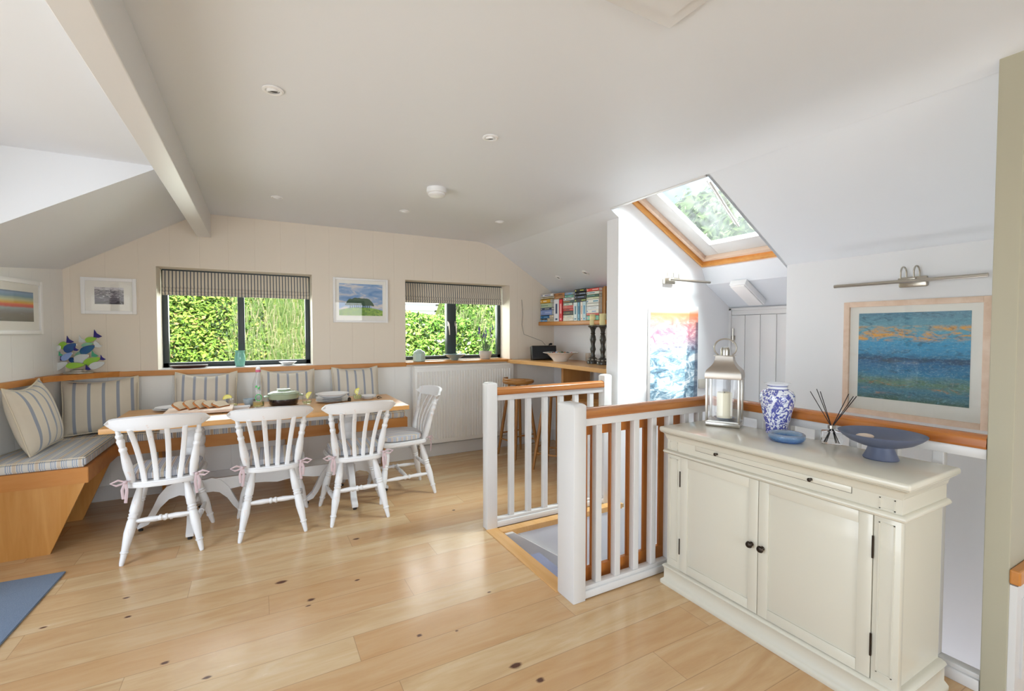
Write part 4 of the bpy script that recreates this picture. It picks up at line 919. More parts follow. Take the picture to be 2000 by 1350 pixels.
# ============================================================ COUNTER, SHELF
t = thing('breakfast_counter', (3.0, 3.9, 0), 'oak breakfast counter with curved front in the alcove beside the pillar', 'counter')
fx = [(YB-.002, 2.60), (4.72, 2.60), (4.6, 2.635), (4.4, 2.68), (4.1, 2.705), (3.7, 2.71), (3.3, 2.70), (2.995, 2.69)]
obj('worktop', G().prism([(x, y) for y, x in fx]+[(XR-.002, 2.995), (XR-.002, YB-.002)], 'z', 1.004, 1.044, .003), M['oaklty'], t)
obj('leg_panel', G().box(2.84, 3.2, 4.03, 4.07, 0, 1.004, .003), M['brown'], t)
t = thing('bookshelf', (3.17, 4.0, 1.45), 'thick oak wall shelf packed with stacked books', 'shelf')
obj('shelf_board', G().box(3.045, XR-.002, 3.0, YB-.002, 1.452, 1.497, .004), M['oaky'], t)
obj('divider', G().box(3.055, XR-.002, 3.615, 3.64, 1.497, 1.835), M['brown'], t)
obj('divider', G().box(3.10, XR-.002, 3.64, 3.715, 1.56, 1.83), M['brown'], t)
# ---- books: (y0, y1, z0, z1, colour, label, horizontal?, band colour)
BK = [
(4.69,4.845,1.4975,1.522,'#6fa6dc','light blue book at the bottom of the leftmost stack','#d8e6f2'),
(4.69,4.84,1.522,1.537,'#4a4a48','thin dark book second from the bottom of the leftmost stack','#b8a888'),
(4.64,4.84,1.537,1.571,'#1d659c','deep blue book third from the bottom of the leftmost stack','#7fb0d8'),
(4.55,4.685,1.4975,1.541,'#c9bca4','beige book beside the light blue book at shelf level','#8a8478'),
(4.55,4.635,1.541,1.577,'#d8cbb4','small cream book between the deep blue and the white upright book','#b49c84'),
(4.58,4.83,1.578,1.638,'#7f96cc','thick periwinkle book in the leftmost stack','#a6b6dc'),
(4.59,4.83,1.638,1.668,'#34466a','navy and grey book above the periwinkle book','#c8ccc0'),
(4.59,4.83,1.668,1.721,'#b9c8a8','pale green book above the navy book','#8aa088'),
(4.62,4.84,1.722,1.771,'#e0a830','yellow spined book in the leftmost stack','#f0e6cc'),
(4.56,4.82,1.772,1.797,'#b8ad90','beige book under the topmost white book of the leftmost stack','#d8d0b8'),
(4.56,4.82,1.797,1.835,'#e4e2e0','white book with blue mark on top of the leftmost stack','#5a6a94'),
(4.33,4.545,1.793,1.824,'#a8713c','brown book lying topmost above the red upright book','#3c2a20'),
(4.34,4.545,1.762,1.792,'#b8875a','tan book lying under the topmost brown book','#8a5c38'),
(4.44,4.54,1.4975,1.755,'#e4e3ea','thick white upright book left of the red one','#3c4c70'),
(4.37,4.436,1.4975,1.751,'#d8202c','bright red upright book','#f0b0b0'),
(4.165,4.36,1.4975,1.527,'#e6e2d6','cream book at shelf level right of the red upright book','#c0b8a0'),
(4.16,4.36,1.527,1.566,'#dedac6','pale yellow book second from the bottom right of the red upright book','#a8b4b8'),
(4.17,4.362,1.566,1.611,'#2a2622','black book in the stack right of the red upright book','#8a8254'),
(4.17,4.362,1.611,1.642,'#c83428','red and black book directly on the black book','#3a3028'),
(4.16,4.365,1.642,1.673,'#d4766a','coral red book above the red and black book','#c8303a'),
(4.19,4.362,1.673,1.702,'#d4dccc','pale mint book above the coral red book','#70a09a'),
(4.16,4.362,1.702,1.731,'#35504c','dark teal book with orange end in the stack right of the red upright book','#d89a4c'),
(4.16,4.36,1.731,1.760,'#e2dfe2','white book with black end below the teal green book','#26221f'),
(4.16,4.325,1.760,1.790,'#5c9a8a','teal green book second from the top beside the black series','#a8d0c0'),
(4.16,4.32,1.790,1.819,'#8c9cac','blue grey book topmost beside the black series','#4c90d0'),
(3.935,4.13,1.809,1.842,'#1c1c1e','topmost book of the black series, with yellow lettering','#c8cc4c'),
(3.935,4.14,1.773,1.808,'#1e1e22','second book from the top of the black series','#8a98b8'),
(3.935,4.14,1.737,1.772,'#1c1e24','third book from the top of the black series','#7c8cb0'),
(3.935,4.14,1.701,1.736,'#1d1d1f','lowest book of the black series, with green dots','#a8c048'),
(4.083,4.155,1.4975,1.699,'#d4dfe2','pale grey blue upright book below the black series','#4c7c90'),
(4.04,4.08,1.4975,1.697,'#6fb0cc','mid blue upright book below the black series','#2c6c94'),
(3.993,4.035,1.4975,1.699,'#e8ddd4','creamy upright book right of the mid blue upright book','#c89c8c'),
(3.928,3.988,1.4975,1.70,'#bcd6de','pale aqua upright book at the right end of the uprights','#4c94c0'),
(3.722,3.923,1.800,1.833,'#e04238','bright red book topmost of the tall right stack','#f4c4b8'),
(3.722,3.923,1.769,1.799,'#e4e2d4','white book under the topmost red book','#3c7c9c'),
(3.722,3.923,1.741,1.769,'#3c5c4c','dark green book third from the top of the tall right stack','#6ca094'),
(3.722,3.923,1.717,1.741,'#e2e2c8','pale cream book below the dark green book','#b8cc88'),
(3.722,3.922,1.677,1.717,'#e6e6e0','white book with a blue corner mark','#2c84a8'),
(3.722,3.922,1.645,1.677,'#e8e8e2','plain white book in the middle of the tall right stack','#d8d8d0'),
(3.722,3.922,1.609,1.645,'#e2e6e8','white book with faint grey edge below the plain white one','#ccd4d8'),
(3.722,3.922,1.572,1.609,'#e8e6de','white book with a lower blue mark','#7c9cd0'),
(3.722,3.922,1.548,1.572,'#e0685c','coral book near the bottom of the tall right stack','#e88c80'),
(3.722,3.922,1.4975,1.548,'#78c0a8','turquoise and pink book at the bottom of the tall right stack','#d89cb0'),
(3.652,3.69,1.4975,1.558,'#dfe4ea','short white blue book under the brown divider','#8cb0d0'),
(3.57,3.61,1.4975,1.688,'#c8d4e4','pale blue upright book beside the pillar','#5c6c94'),
]
for k, (ya, yb_, za, zb_, c_, lb, bc) in enumerate(BK):
    horiz = (yb_-ya) > (zb_-za); xf_ = 3.058+random.uniform(0, .012); xb_ = 3.058+random.uniform(.13, .19); e = .0012
    bt = thing('book', ((xf_+xb_)/2, (ya+yb_)/2, za), lb, 'book', 'books on the alcove shelf')
    mb_ = pbr('book_cover', c_, .45); 
    g = G(); tk = .003
    if horiz: g.box(xf_, xb_, ya, yb_, za+.0002, za+tk).box(xf_, xb_, ya, yb_, zb_-tk-.0004, zb_-.0004).box(xf_, xf_+tk, ya, yb_, za+.0002, zb_-.0004)
    else: g.box(xf_, xb_, ya+.0004, ya+tk, za+.0003, zb_).box(xf_, xb_, yb_-tk, yb_-.0004, za+.0003, zb_).box(xf_, xf_+tk, ya+.0004, yb_-.0004, za+.0003, zb_)
    obj('cover', g, mb_, bt, smooth=0)
    g = G()
    if horiz: g.box(xf_+tk, xb_-.004, ya+.003, yb_-.003, za+tk, zb_-tk-.0004)
    else: g.box(xf_+tk, xb_-.004, ya+tk, yb_-tk, za+.004, zb_-.004)
    obj('pages', g, M['mat'], bt, smooth=0)
    g = G(); w_, h_ = yb_-ya, zb_-za
    if horiz:
        a_ = ya+w_*random.choice((.06, .2, .35)); g.box(xf_-.0006, xf_, a_, a_+w_*random.uniform(.3, .55), za+h_*.35, za+h_*.62)
        g.box(xf_-.0006, xf_, yb_-w_*.12, yb_-w_*.04, za+h_*.3, za+h_*.72)
    else:
        g.box(xf_-.0006, xf_, ya+w_*.3, ya+w_*.68, za+h_*.35, za+h_*.8); g.box(xf_-.0006, xf_, ya+w_*.28, ya+w_*.72, za+h_*.06, za+h_*.14)
    obj('spine_title', g, pbr('spine_title', bc, .5), bt, smooth=0)
# ---- on the counter
t = thing('radio', (2.93, 4.52, 1.044), 'flat black radio speaker standing on the counter in the corner', 'radio')
CT = 1.0445
m_ = Matrix.Translation((2.93, 4.56, CT)) @ Matrix.Rotation(R(-14), 4, 'Z') @ Matrix.Rotation(R(-10), 4, 'X')
obj('case', G().box(-.15, .15, -.05, .03, .004, .165, .006).xf(m_), M['black'], t)
obj('grille', G().box(-.14, .14, -.053, -.05, .02, .15).xf(m_), pbr('radio_grille', '#26282c', .8, bmp=(300, .5)), t)
g = G(); g.tube([(3.02, 4.58, CT+.155), (3.03, 4.59, CT+.185), (3.05, 4.58, CT+.19)], .008, 8).sphere((3.045, 4.58, CT+.185), .016, (1.4, .8, .8)); obj('plug', g, M['black'], t)
g = G(); g.tube([(2.98, 4.60, CT+.175), (2.97, 4.66, CT+.22), (2.9, 4.75, CT+.26), (2.82, 4.83, CT+.30), (2.80, 4.845, CT+.42), (2.815, 4.85, CT+.55), (2.80, 4.85, CT+.72)], .0025, 6); obj('radio_cable', g, M['cable'], lab='thin grey cable rising up the wall from the black radio', cat='cable')
bc = (2.96, 4.26, CT)
t = thing('pebble_bowl', bc, 'wide white footed bowl heaped with multicoloured decorations on the counter', 'bowl')
obj('bowl', G().lathe(bc, [(.075, .0), (.08, .006), (.085, .02), (.11, .045), (.150, .085), (.195, .098), (.197, .103), (.150, .094), (.10, .055), (.04, .035), (.001, .034)], 36, False), M['china'], t)
g = G(); rnd = random.Random(3); bm_ = []
cols = ['#b83a34', '#3c6c4a', '#d8c85c', '#2c2c34', '#c85040', '#7c9c8c', '#b8b0d0']
for i in range(46):
    a = rnd.uniform(0, 6.28); r_ = .13*math.sqrt(rnd.random()); p = (bc[0]+r_*math.cos(a), bc[1]+r_*math.sin(a), CT+.088+.018*(1-r_/.13)+rnd.uniform(-.004, .006))
    o = obj('decoration', G().sphere(p, rnd.uniform(.012, .019), (1, .8, .7), 10, 7), pbr('deco', cols[i % 7], .3), lab='small coloured ball heaped in the white bowl on the counter', cat='ornament', grp='coloured balls in the white bowl')
tm = (3.20, 4.06, CT)
t = thing('tealight_holder', tm, 'small pale patterned tumbler on the counter left of the black candlesticks', 'candle holder')
obj('cup', G().lathe(tm, [(.030, 0), (.034, .01), (.036, .095), (.033, .095), (.031, .012), (.001, .010)], 24, False), pbr('crackle_glass', '#d8cfc4', .3, var=(60, '#b8a894')), t)
def candlestick(c, lab, clab):
    t = thing('candlestick', c, lab, 'candlestick', 'black turned candlesticks on the counter')
    pr = [(.062, 0), (.064, .018), (.058, .030), (.050, .038), (.045, .055), (.03, .066), (.024, .072), (.026, .085), (.020, .10), (.024, .125), (.031, .15), (.024, .18), (.021, .2), (.026, .225), (.033, .25), (.027, .285), (.020, .305), (.026, .315), (.020, .325), (.024, .35), (.034, .372), (.052, .382), (.054, .395), (.04, .398), (.001, .398)]
    obj('stem', G().lathe(c, pr[5:], 24), M['blackr'], t); obj('foot', G().lathe(c, pr[:6], 24), M['blackr'], t)
    rr = G()
    for k in range(8): a = k*math.pi/4; rr.sphere((c[0]+.047*math.cos(a), c[1]+.047*math.sin(a), c[2]+.042), .013, (1, 1, .7), 8, 6)
    obj('petal_trim', rr, pbr('worn_silver_paint', '#a8a49c', .4), t)
    k = thing('pillar_candle', (c[0], c[1], c[2]+.399), clab, 'candle', 'yellow candles on the black candlesticks')
    obj('wax', G().lathe((c[0], c[1], c[2]+.399), [(.034, 0), (.035, .003), (.035, .112), (.032, .116), (.012, .113), (.001, .111)], 24), M['waxy'], k)
    obj('wick', G().cyl((c[0], c[1]), .0015, c[2]+.51, c[2]+.52, 6), M['black'], k)
candlestick((3.06, 3.81, CT), 'tall black turned candlestick fully visible on the counter', 'yellow pillar candle on the fully visible black candlestick')
candlestick((3.045, 3.635, CT), 'black turned candlestick half hidden by the pillar', 'yellow pillar candle half hidden by the pillar')
# ---- stools
def stool(cx, cy, zs, rot, lab):
    t = thing('bar_stool', (0, 0, 0), lab, 'stool', 'wooden bar stools at the counter')
    obj('seat', G().lathe((0, 0, 0), [(.001, zs-.034), (.15, zs-.036), (.172, zs-.026), (.178, zs-.008), (.172, zs+.004), (.150, zs+.002), (.08, zs-.006), (.001, zs-.008)], 36, False), M['stoolt'], t)
    g = G(); g.tube([(.165*math.cos(a), .165*math.sin(a), zs+.012) for a in [R(q) for q in range(100, 261, 10)]], .012, 8, flat=(.8, 1.3, (0, 0, 1))); obj('back_lip', g, M['stoolt'], t)
    ft = []
    for a in (45, 135, 225, 315):
        p0 = Vector((.10*math.cos(R(a)), .10*math.sin(R(a)), zs-.03)); p1 = Vector((.225*math.cos(R(a)), .225*math.sin(R(a)), 0)); ft.append((p0, p1))
        obj('leg', G().turned(p0, p1, [(0, .013), (.3, .017), (.7, .017), (1, .012)], 12), M['stool'], t)
    for i in range(4):
        for q in ((.70, .009) if i % 2 == 0 else (.78, .009),):
            a_, b_ = ft[i], ft[(i+1) % 4]; obj('rung', G().turned(a_[0].lerp(a_[1], q[0]), b_[0].lerp(b_[1], q[0]), [(0, .007), (.5, .010), (1, .007)], 8), M['stool'], t)
    t.location = (cx, cy, 0); t.rotation_euler.z = R(rot); return t
stool(2.53, 4.46, .835, 8, 'wooden bar stool with a curved lip, nearest the radiator')
stool(2.60, 3.84, .775, 30, 'wooden bar stool in the middle of the alcove, mostly behind the far railing')
stool(2.62, 3.30, .74, 12, 'wooden bar stool nearest the pillar, seen between the balusters')
# wine rack under the counter
t = thing('wine_rack', (2.98, 3.95, 0), 'low brown wooden rack with thin rungs under the counter', 'rack')
for y in (3.80, 4.18): obj('side', G().box(2.86, 3.2, y, y+.02, 0, .74, .003), M['brown'], t)
obj('back', G().box(3.19, 3.21, 3.80, 4.20, .02, .74), M['brown'], t)
for z in (.02, .2, .38, .56, .72):
    for x in (2.88, 3.14): obj('rung', G().box(x-.008, x+.008, 3.82, 4.18, z, z+.016), M['stool'], t, smooth=0)

# ============================================================ CREAM CABINET
t = thing('sideboard', (2.14, 1.243, 0), 'cream painted two-door sideboard with dark round knobs standing against the railing', 'cabinet')
CB = M['cab']; X0, X1, Y0, Y1 = 1.94, 2.300, .73, 1.77
g = G()
g.box(X0+.012, X1, Y0+.01, Y1-.01, .10, .80)                     # carcass
g.box(X0, X0+.03, 1.682, Y1, .11, .722, .002); g.box(X0, X0+.03, Y0, .812, .11, .722, .002)   # pilasters
for ya, yb_ in ((1.70, 1.752), (.748, .796)):                        # raised frames on the pilasters
    for z0, z1 in ((.15, .70), (.748, .79)):
        g.box(X0-.003, X0, ya, yb_, z0, z0+.004); g.box(X0-.003, X0, ya, yb_, z1-.004, z1); g.box(X0-.003, X0, ya, ya+.004, z0, z1); g.box(X0-.003, X0, yb_-.004, yb_, z0, z1)
g.box(X0-.001, X1, Y0-.001, Y1+.001, .738, .80)                     # frieze
obj('body', g, CB, t)
def moulding(par, name, prof):
    """prof: (outset, z) swept around front and two sides"""
    bm = G(); rings = []
    for o_, z_ in prof: rings.append([(X1, Y1+o_, z_), (X0-o_, Y1+o_, z_), (X0-o_, Y0-o_, z_), (X1, Y0-o_, z_)])
    bm.loft(rings, True); return obj(name, bm, CB, par, smooth=50)
moulding(t, 'waist_moulding', [(0, .718), (.008, .719), (.015, .724), (.018, .731), (.015, .738), (.008, .743), (0, .744)])
moulding(t, 'cornice', [(0, .795), (.004, .800), (.006, .808), (.010, .82), (.018, .83), (.028, .836), (.028, .838)])
moulding(t, 'plinth', [(.022, 0.0), (.024, .008), (.024, .020), (.016, .028), (.010, .034), (.010, .086), (.014, .092), (.018, .10), (.012, .108), (.0, .112)])
g = G(); g.box(X0-.034, X1+.028, Y0-.034, Y1+.034, .838, .864, .009, seg=3); obj('top', g, CB, t, smooth=40)
def door(ya, yb_, kx, hy):
    g = G(); z0, z1 = .113, .717; f = .045
    g.box(X0+.002, X0+.016, ya, yb_, z0, z1, .0015)
    g.box(X0-.004, X0+.004, ya, ya+f, z0, z1, .0015); g.box(X0-.004, X0+.004, yb_-f, yb_, z0, z1, .0015); g.box(X0-.004, X0+.004, ya+f, yb_-f, z0, z0+f, .0015); g.box(X0-.004, X0+.004, ya+f, yb_-f, z1-f, z1, .0015)
    d = obj('door', g, CB, t)
    g = G(); g.tube([(X0-.003, kx, .422), (X0-.012, kx, .422), (X0-.016, kx, .422), (X0-.024, kx, .422), (X0-.031, kx, .422), (X0-.034, kx, .422)], [.010, .006, .010, .0155, .012, .004], 16); obj('knob', g, M['bronze'], d, lab='dark bronze knob')
    for z in (.20, .56):
        g = G(); g.tube([(X0-.005, hy, z), (X0-.005, hy, z+.082)], .0035, 8); obj('hinge', g, M['bronze'], d, lab='dark hinge')
door(1.249, 1.680, 1.277, 1.682); door(.814, 1.2465, 1.225, .812)
g = G(); g.box(X0-.004, X0+.002, .885, 1.588, .7745, .7975, .001); tr = obj('pull_out_tray', g, CB, t)
obj('tray_gap', G().box(X0-.0022, X0, .8835, 1.5895, .7728, .7993), pbr('gap_shadow', '#5c574c', .8), tr, lab='thin dark gap line')
for y in (1.462, 1.028):
    g = G(); g.tube([(X0-.003, y, .786), (X0-.010, y, .786), (X0-.014, y, .786), (X0-.020, y, .786), (X0-.023, y, .786)], [.006, .0035, .007, .008, .003], 12); obj('knob', g, M['bronze'], tr, lab='small dark bronze knob')
TZ = .8645
# ---- lantern
lc = Vector((2.243, 1.651, TZ)); LM = Matrix.Translation(lc) @ Matrix.Rotation(R(-62.4), 4, 'Z')
t = thing('lantern', lc, 'tall brushed steel lantern with a ring handle and glass sides on the sideboard', 'lantern')
a, b = .084, .066
g = G(); g.box(-a-.002, a+.002, -b-.002, b+.002, 0, .022, .003).box(-a+.004, a-.004, -b+.004, b-.004, .022, .030); obj('base', g.xf(LM), M['steel'], t)
for sx in (-1, 1):
    for sy in (-1, 1):
        g = G(); g.box(sx*(a-.004)-.006, sx*(a-.004)+.006, sy*(b-.004)-.006, sy*(b-.004)+.006, .028, .262, .001); obj('post', g.xf(LM), M['steel'], t)
for sy in (-1, 1):
    g = G(); g.box(-a+.008, a-.008, sy*(b-.004)-.001, sy*(b-.004)+.001, .03, .26); obj('glass_pane', g.xf(LM), M['pglass'], t, smooth=0)
for sx in (-1, 1):
    g = G(); g.box(sx*(a-.004)-.001, sx*(a-.004)+.001, -b+.008, b-.008, .03, .26); obj('glass_pane', g.xf(LM), M['pglass'], t, smooth=0)
rings = []
for u, z in ((1.06, .258), (1.08, .262), (1.08, .276), (1.065, .288), (1.02, .300), (.93, .311), (.81, .321), (.70, .332), (.61, .345), (.55, .360), (.515, .382)):
    aa, bb = a*u, b*u; rings.append([(-aa, -bb, z), (aa, -bb, z), (aa, bb, z), (-aa, bb, z)])
g = G().loft(rings); obj('roof', g.xf(LM), M['lanternroof'], t, smooth=50)
g = G(); g.box(-.052, .052, -.040, .040, .380, .385, .002); g.lathe((0, 0, 0), [(.024, .385), (.024, .415), (.020, .427), (.008, .432)], 20); obj('chimney', g.xf(LM), M['steel'], t)
g = G(); g.tube([(.056*math.cos(q), 0, .425+.050*math.sin(q)) for q in [R(-52+284*i/36) for i in range(37)]], .0042, 10); obj('ring_handle', g.xf(LM), M['steel'], t)
dc = (lc.x, lc.y, TZ+.0305)
t = thing('saucer', dc, 'shallow slate blue dish inside the lantern', 'dish'); obj('dish', G().lathe(dc, [(.018, 0), (.03, .003), (.052, .012), (.053, .014), (.03, .007), (.001, .005)], 28, False), M['slate'], t)
cc_ = (lc.x, lc.y, TZ+.038); t = thing('pillar_candle', cc_, 'broad ivory pillar candle inside the lantern', 'candle')
obj('wax', G().lathe(cc_, [(.038, 0), (.039, .004), (.039, .138), (.036, .143), (.03, .141), (.012, .136), (.001, .135)], 28), M['wax'], t); obj('wick', G().cyl((lc.x, lc.y), .0015, TZ+.173, TZ+.184, 6), M['black'], t)
# ---- vase, dish, diffuser, bowl
vc = (2.305, 1.395, TZ); t = thing('vase', vc, 'blue and white patterned porcelain vase beside the lantern', 'vase')
obj('body', G().lathe(vc, [(.050, 0), (.051, .006), (.049, .012), (.052, .04), (.064, .09), (.075, .14), (.0795, .17), (.078, .195), (.070, .213), (.055, .222), (.046, .227), (.045, .236), (.050, .244), (.060, .250), (.060, .253), (.048, .250), (.042, .236), (.045, .222), (.06, .2), (.001, .19)], 48, False), M['delft'], t, smooth=60)
ac = (2.175, 1.268, TZ); t = thing('glass_dish', ac, 'round blue bubbled glass dish in front of the blue and white vase', 'dish')
obj('bowl', G().lathe(ac, [(.001, 0), (.062, 0), (.072, .008), (.078, .02), (.077, .034), (.071, .038), (.062, .034), (.056, .018), (.001, .014)], 44, False), M['ash'], t, smooth=60)
fc = Vector((2.298, 1.135, TZ)); FM = Matrix.Translation(fc) @ Matrix.Rotation(R(-58), 4, 'Z')
t = thing('reed_diffuser', fc, 'clear glass reed diffuser bottle with black reeds between the glass dish and the bowl', 'diffuser')
g = G(); g.box(-.041, .041, -.026, .026, 0, .060, .007); g.lathe((0, 0, 0), [(.013, .058), (.013, .072), (.015, .074), (.015, .082), (.013, .084)], 16); obj('bottle', g.xf(FM), M['tglass'], t)
obj('oil', G().box(-.035, .035, -.020, .020, .006, .026, .004).xf(FM), M['pglass'], t)
obj('cap_ring', G().lathe((0, 0, 0), [(.0145, .070), (.0155, .071), (.0155, .085), (.0145, .086)], 18).xf(FM), M['steel'], t)
for (ux, uy, h_) in ((-.085, .01, .235), (-.062, -.012, .250), (-.045, .02, .236), (.062, .012, .232), (.088, -.01, .226), (.080, .015, .222)):
    g = G(); g.tube([(-ux*.32, -uy*.4, .008), (0, 0, .075), (ux, uy, h_)], .0019, 6); obj('reed', g.xf(FM), M['reed'], t)
bc = (2.205, .905, TZ); t = thing('footed_bowl', bc, 'wide matt slate blue bowl on a flared foot at the near end of the sideboard', 'bowl')
obj('foot', G().lathe(bc, [(.001, 0), (.058, 0), (.060, .004), (.048, .03), (.042, .05), (.046, .054), (.001, .056)], 40), M['slate'], t)
obj('bowl', G().lathe(bc, [(.045, .052), (.07, .056), (.105, .070), (.130, .088), (.144, .102), (.145, .105), (.141, .105), (.125, .093), (.10, .078), (.06, .066), (.001, .062)], 56, False), M['slate'], t, smooth=60)
g = G(); g.sphere((bc[0]-.040, bc[1]+.040, TZ+.088), .032, (1.0, .55, .36), 16, 10, Matrix.Rotation(R(-50), 4, 'Z')); obj('seashell', g, M['flame'], lab='pale seashell lying in the slate blue footed bowl', cat='shell')
# socket on the stair wall
t = thing('wall_socket', (3.57, 2.845, .85), 'beige wall socket plate seen just behind the left edge of the lantern', 'socket')
obj('plate', G().box(3.50, 3.645, 2.838, 2.849, .86, .945, .003), pbr('beige_plastic', '#cdc6ba', .4), t)

# ============================================================ ON THE TABLE
TT = .7705
def plate(c, r, h, par, mat='china'): return obj('plate', G().lathe(c, [(.001, .0), (r*.6, 0), (r*.65, h*.3), (r*.97, h*.85), (r, h), (r*.96, h), (r*.6, h*.45), (.001, h*.4)], 40, False), M[mat], par, smooth=60)
for k, lb in enumerate(('lowest white plate of the pair behind the bread board', 'upper white plate of the pair behind the bread board')):
    c = (-.60, 4.395, TT+.012*k); tt = thing('dinner_plate', c, lb, 'plate'); plate(c, .12-.012*k, .014, tt)
t = thing('bread_board', (-.42, 4.17, TT), 'pale wooden chopping board under the sliced bread', 'board')
obj('board', G().box(-.60, -.18, 4.03, 4.27, TT+.008, TT+.030, .003), M['palewood'], t)
for x in (-.57, -.24):
    for y in (4.06, 4.24): obj('foot', G().cyl((x, y), .01, TT, TT+.009, 10), M['black'], t)
def bread(x, y, z, ry, rz, lb, flat=False):
    pr = [(-.055, 0), (.055, 0), (.058, .03), (.065, .05), (.06, .068), (.035, .078), (0, .08), (-.035, .078), (-.06, .068), (-.065, .05), (-.058, .03)]
    m_ = Matrix.Translation((x, y, z)) @ Matrix.Rotation(R(rz), 4, 'Z') @ Matrix.Rotation(R(ry), 4, 'X')
    tt = thing('bread_slice', (x, y, z), lb, 'bread', 'bread slices on the board')
    obj('crust', G().prism(pr, 'y', 0, .014, .002).xf(m_), M['crust'], tt)
    pi_ = [(p[0]*.92, p[1]*.92+.003) for p in pr]; obj('crumb', G().prism(pi_, 'y', -.0012, .0152).xf(m_), M['crumb'], tt)
BZ = TT+.037
bread(-.485, 4.15, BZ, -50, 62, 'broad white faced bread slice at the left end of the board')
bread(-.423, 4.15, BZ, -42, 60, 'bread slice second from the left, leaning on the broad one')
bread(-.36, 4.15, BZ, -44, 58, 'bread slice third from the left on the board')
bread(-.298, 4.16, BZ, -56, 55, 'bread slice fourth from the left, leaning low')
bread(-.236, 4.16, BZ, -64, 52, 'darker crusted bread slice at the right end of the board')
def tumbler(c, lb, fill, lem):
    t = thing('tumbler', c, lb, 'glass', 'drinking glasses with lemon on the table')
    obj('glass', G().lathe(c, [(.001, 0), (.026, 0), (.033, .01), (.038, .035), (.037, .07), (.034, .085), (.0328, .085), (.0355, .07), (.0365, .035), (.031, .012), (.001, .007)], 28, False), M['pglass'], t, smooth=60)
    obj('drink', G().lathe(c, [(.001, .008), (.030, .012), (.0355, .03), (.036, fill), (.001, fill)], 24, False), M['liquid'], t)
    m_ = Matrix.Translation((c[0]+lem[0], c[1]+lem[1], c[2]+.074)) @ Matrix.Rotation(R(lem[2]), 4, 'Y')
    k = thing('lemon_slice', (c[0]+lem[0], c[1]+lem[1], c[2]+.07), 'lemon wedge on the rim of the '+lem[3], 'lemon')
    pr = [(0, 0)]+[(.032*math.cos(R(q)), .032*math.sin(R(q))) for q in range(0, 181, 15)]
    obj('peel', G().prism(pr[1:], 'y', -.004, .004).xf(m_), M['lemon'], k); obj('flesh', G().prism([(p[0]*.85, p[1]*.85+.001) for p in pr[1:]], 'y', -.0045, .0045).xf(m_), M['lemonf'], k)
tumbler((-.190, 4.30, TT), 'glass tumbler with a lemon wedge behind the white dish', .03, (-.035, 0, -10, 'tumbler nearest the bread'))
tumbler((.345, 4.17, TT), 'glass tumbler with a lemon wedge right of the lidded pot', .03, (.022, 0, -60, 'tumbler beside the lidded pot'))
tumbler((.765, 4.25, TT), 'glass tumbler of pale drink between the big white plates and the small ones', .045, (.008, 0, -75, 'tumbler of pale drink'))
t = thing('serving_dish', (-.145, 4.14, TT), 'rectangular white dish between the bread and the bottle', 'dish')
rings = [[(-.145-a_, 4.14-b_, TT+z), (-.145+a_, 4.14-b_, TT+z), (-.145+a_, 4.14+b_, TT+z), (-.145-a_, 4.14+b_, TT+z)] for a_, b_, z in ((.06, .035, 0), (.08, .05, .028), (.076, .046, .028), (.055, .03, .006))]
obj('dish', G().loft(rings), M['china'], t)
c = (-.075, 4.33, TT); t = thing('small_bowl', c, 'small grey and blue bowl left of the bottle', 'bowl'); obj('bowl', G().lathe(c, [(.001, 0), (.022, 0), (.034, .012), (.043, .035), (.045, .058), (.042, .058), (.032, .015), (.001, .008)], 30, False), pbr('blue_grey_glaze', '#b8c4cc', .3, var=(20, '#8aa4b8')), t, smooth=60)
c = (-.008, 4.20, TT); t = thing('glass_bottle', c, 'tall clear glass bottle with green print and a pink stopper', 'bottle')
obj('bottle', G().lathe(c, [(.001, 0), (.038, 0), (.042, .006), (.042, .17), (.039, .20), (.028, .235), (.017, .262), (.015, .30), (.017, .305), (.017, .315), (.014, .315), (.0125, .30), (.025, .233), (.038, .195), (.039, .01), (.001, .008)], 36, False), M['pglass'], t, smooth=60)
obj('drink', G().lathe(c, [(.001, .009), (.0385, .011), (.0385, .05), (.001, .05)], 24, False), M['liquid'], t)
g = G(); g.lathe(c, [(.0175, .285), (.019, .288), (.019, .302), (.0175, .304)], 18); obj('stopper_seal', g, M['pink'], t, lab='pink rubber seal')
obj('stopper', G().lathe(c, [(.017, .3045), (.018, .312), (.012, .322), (.001, .326)], 18), M['china'], t)
# green printed marks on the bottle front: ring, leaf and bars of lettering
def onb(th, z, r=.0424): return (c[0]+r*math.cos(th), c[1]+r*math.sin(th), c[2]+z)
th0 = math.atan2(-c[1], -c[0])
g = G()
g.tube([onb(th0+.50*math.cos(q), .085+.024*math.sin(q)) for q in [R(20*i) for i in range(18)]], .0035, 6, closed=True)
g.tube([onb(th0-.05+.3*u, .150+.02*math.sin(u*3)) for u in (0, .3, .6, .9)], [.003, .009, .009, .002], 6)
g.tube([onb(th0-.45+.25*u, .165+.02*u) for u in (0, .4, .8)], [.003, .008, .002], 6)
obj('print', g, M['green'], t, lab='green printed ring and leaf motif')
g = G()
for k in range(5): g.tube([onb(th0-.42+.2*k, .118), onb(th0-.42+.2*k+.02, .135)], .0022, 5)
obj('lettering', g, M['china'], t)
c = (.175, 4.26, TT); t = thing('casserole_dish', c, 'round sage green lidded pot with a dark base in the middle of the table', 'pot')
obj('pot', G().lathe(c, [(.001, 0), (.095, 0), (.108, .015), (.113, .05), (.112, .055)], 44), M['darkg'], t, smooth=60)
obj('upper_band', G().lathe(c, [(.112, .054), (.115, .058), (.117, .088), (.119, .092), (.10, .094)], 44), M['sage'], t, smooth=60)
obj('lid', G().lathe(c, [(.119, .093), (.121, .097), (.114, .106), (.09, .115), (.052, .121), (.048, .130), (.054, .134), (.044, .137), (.001, .133)], 44), M['sage'], t, smooth=60)
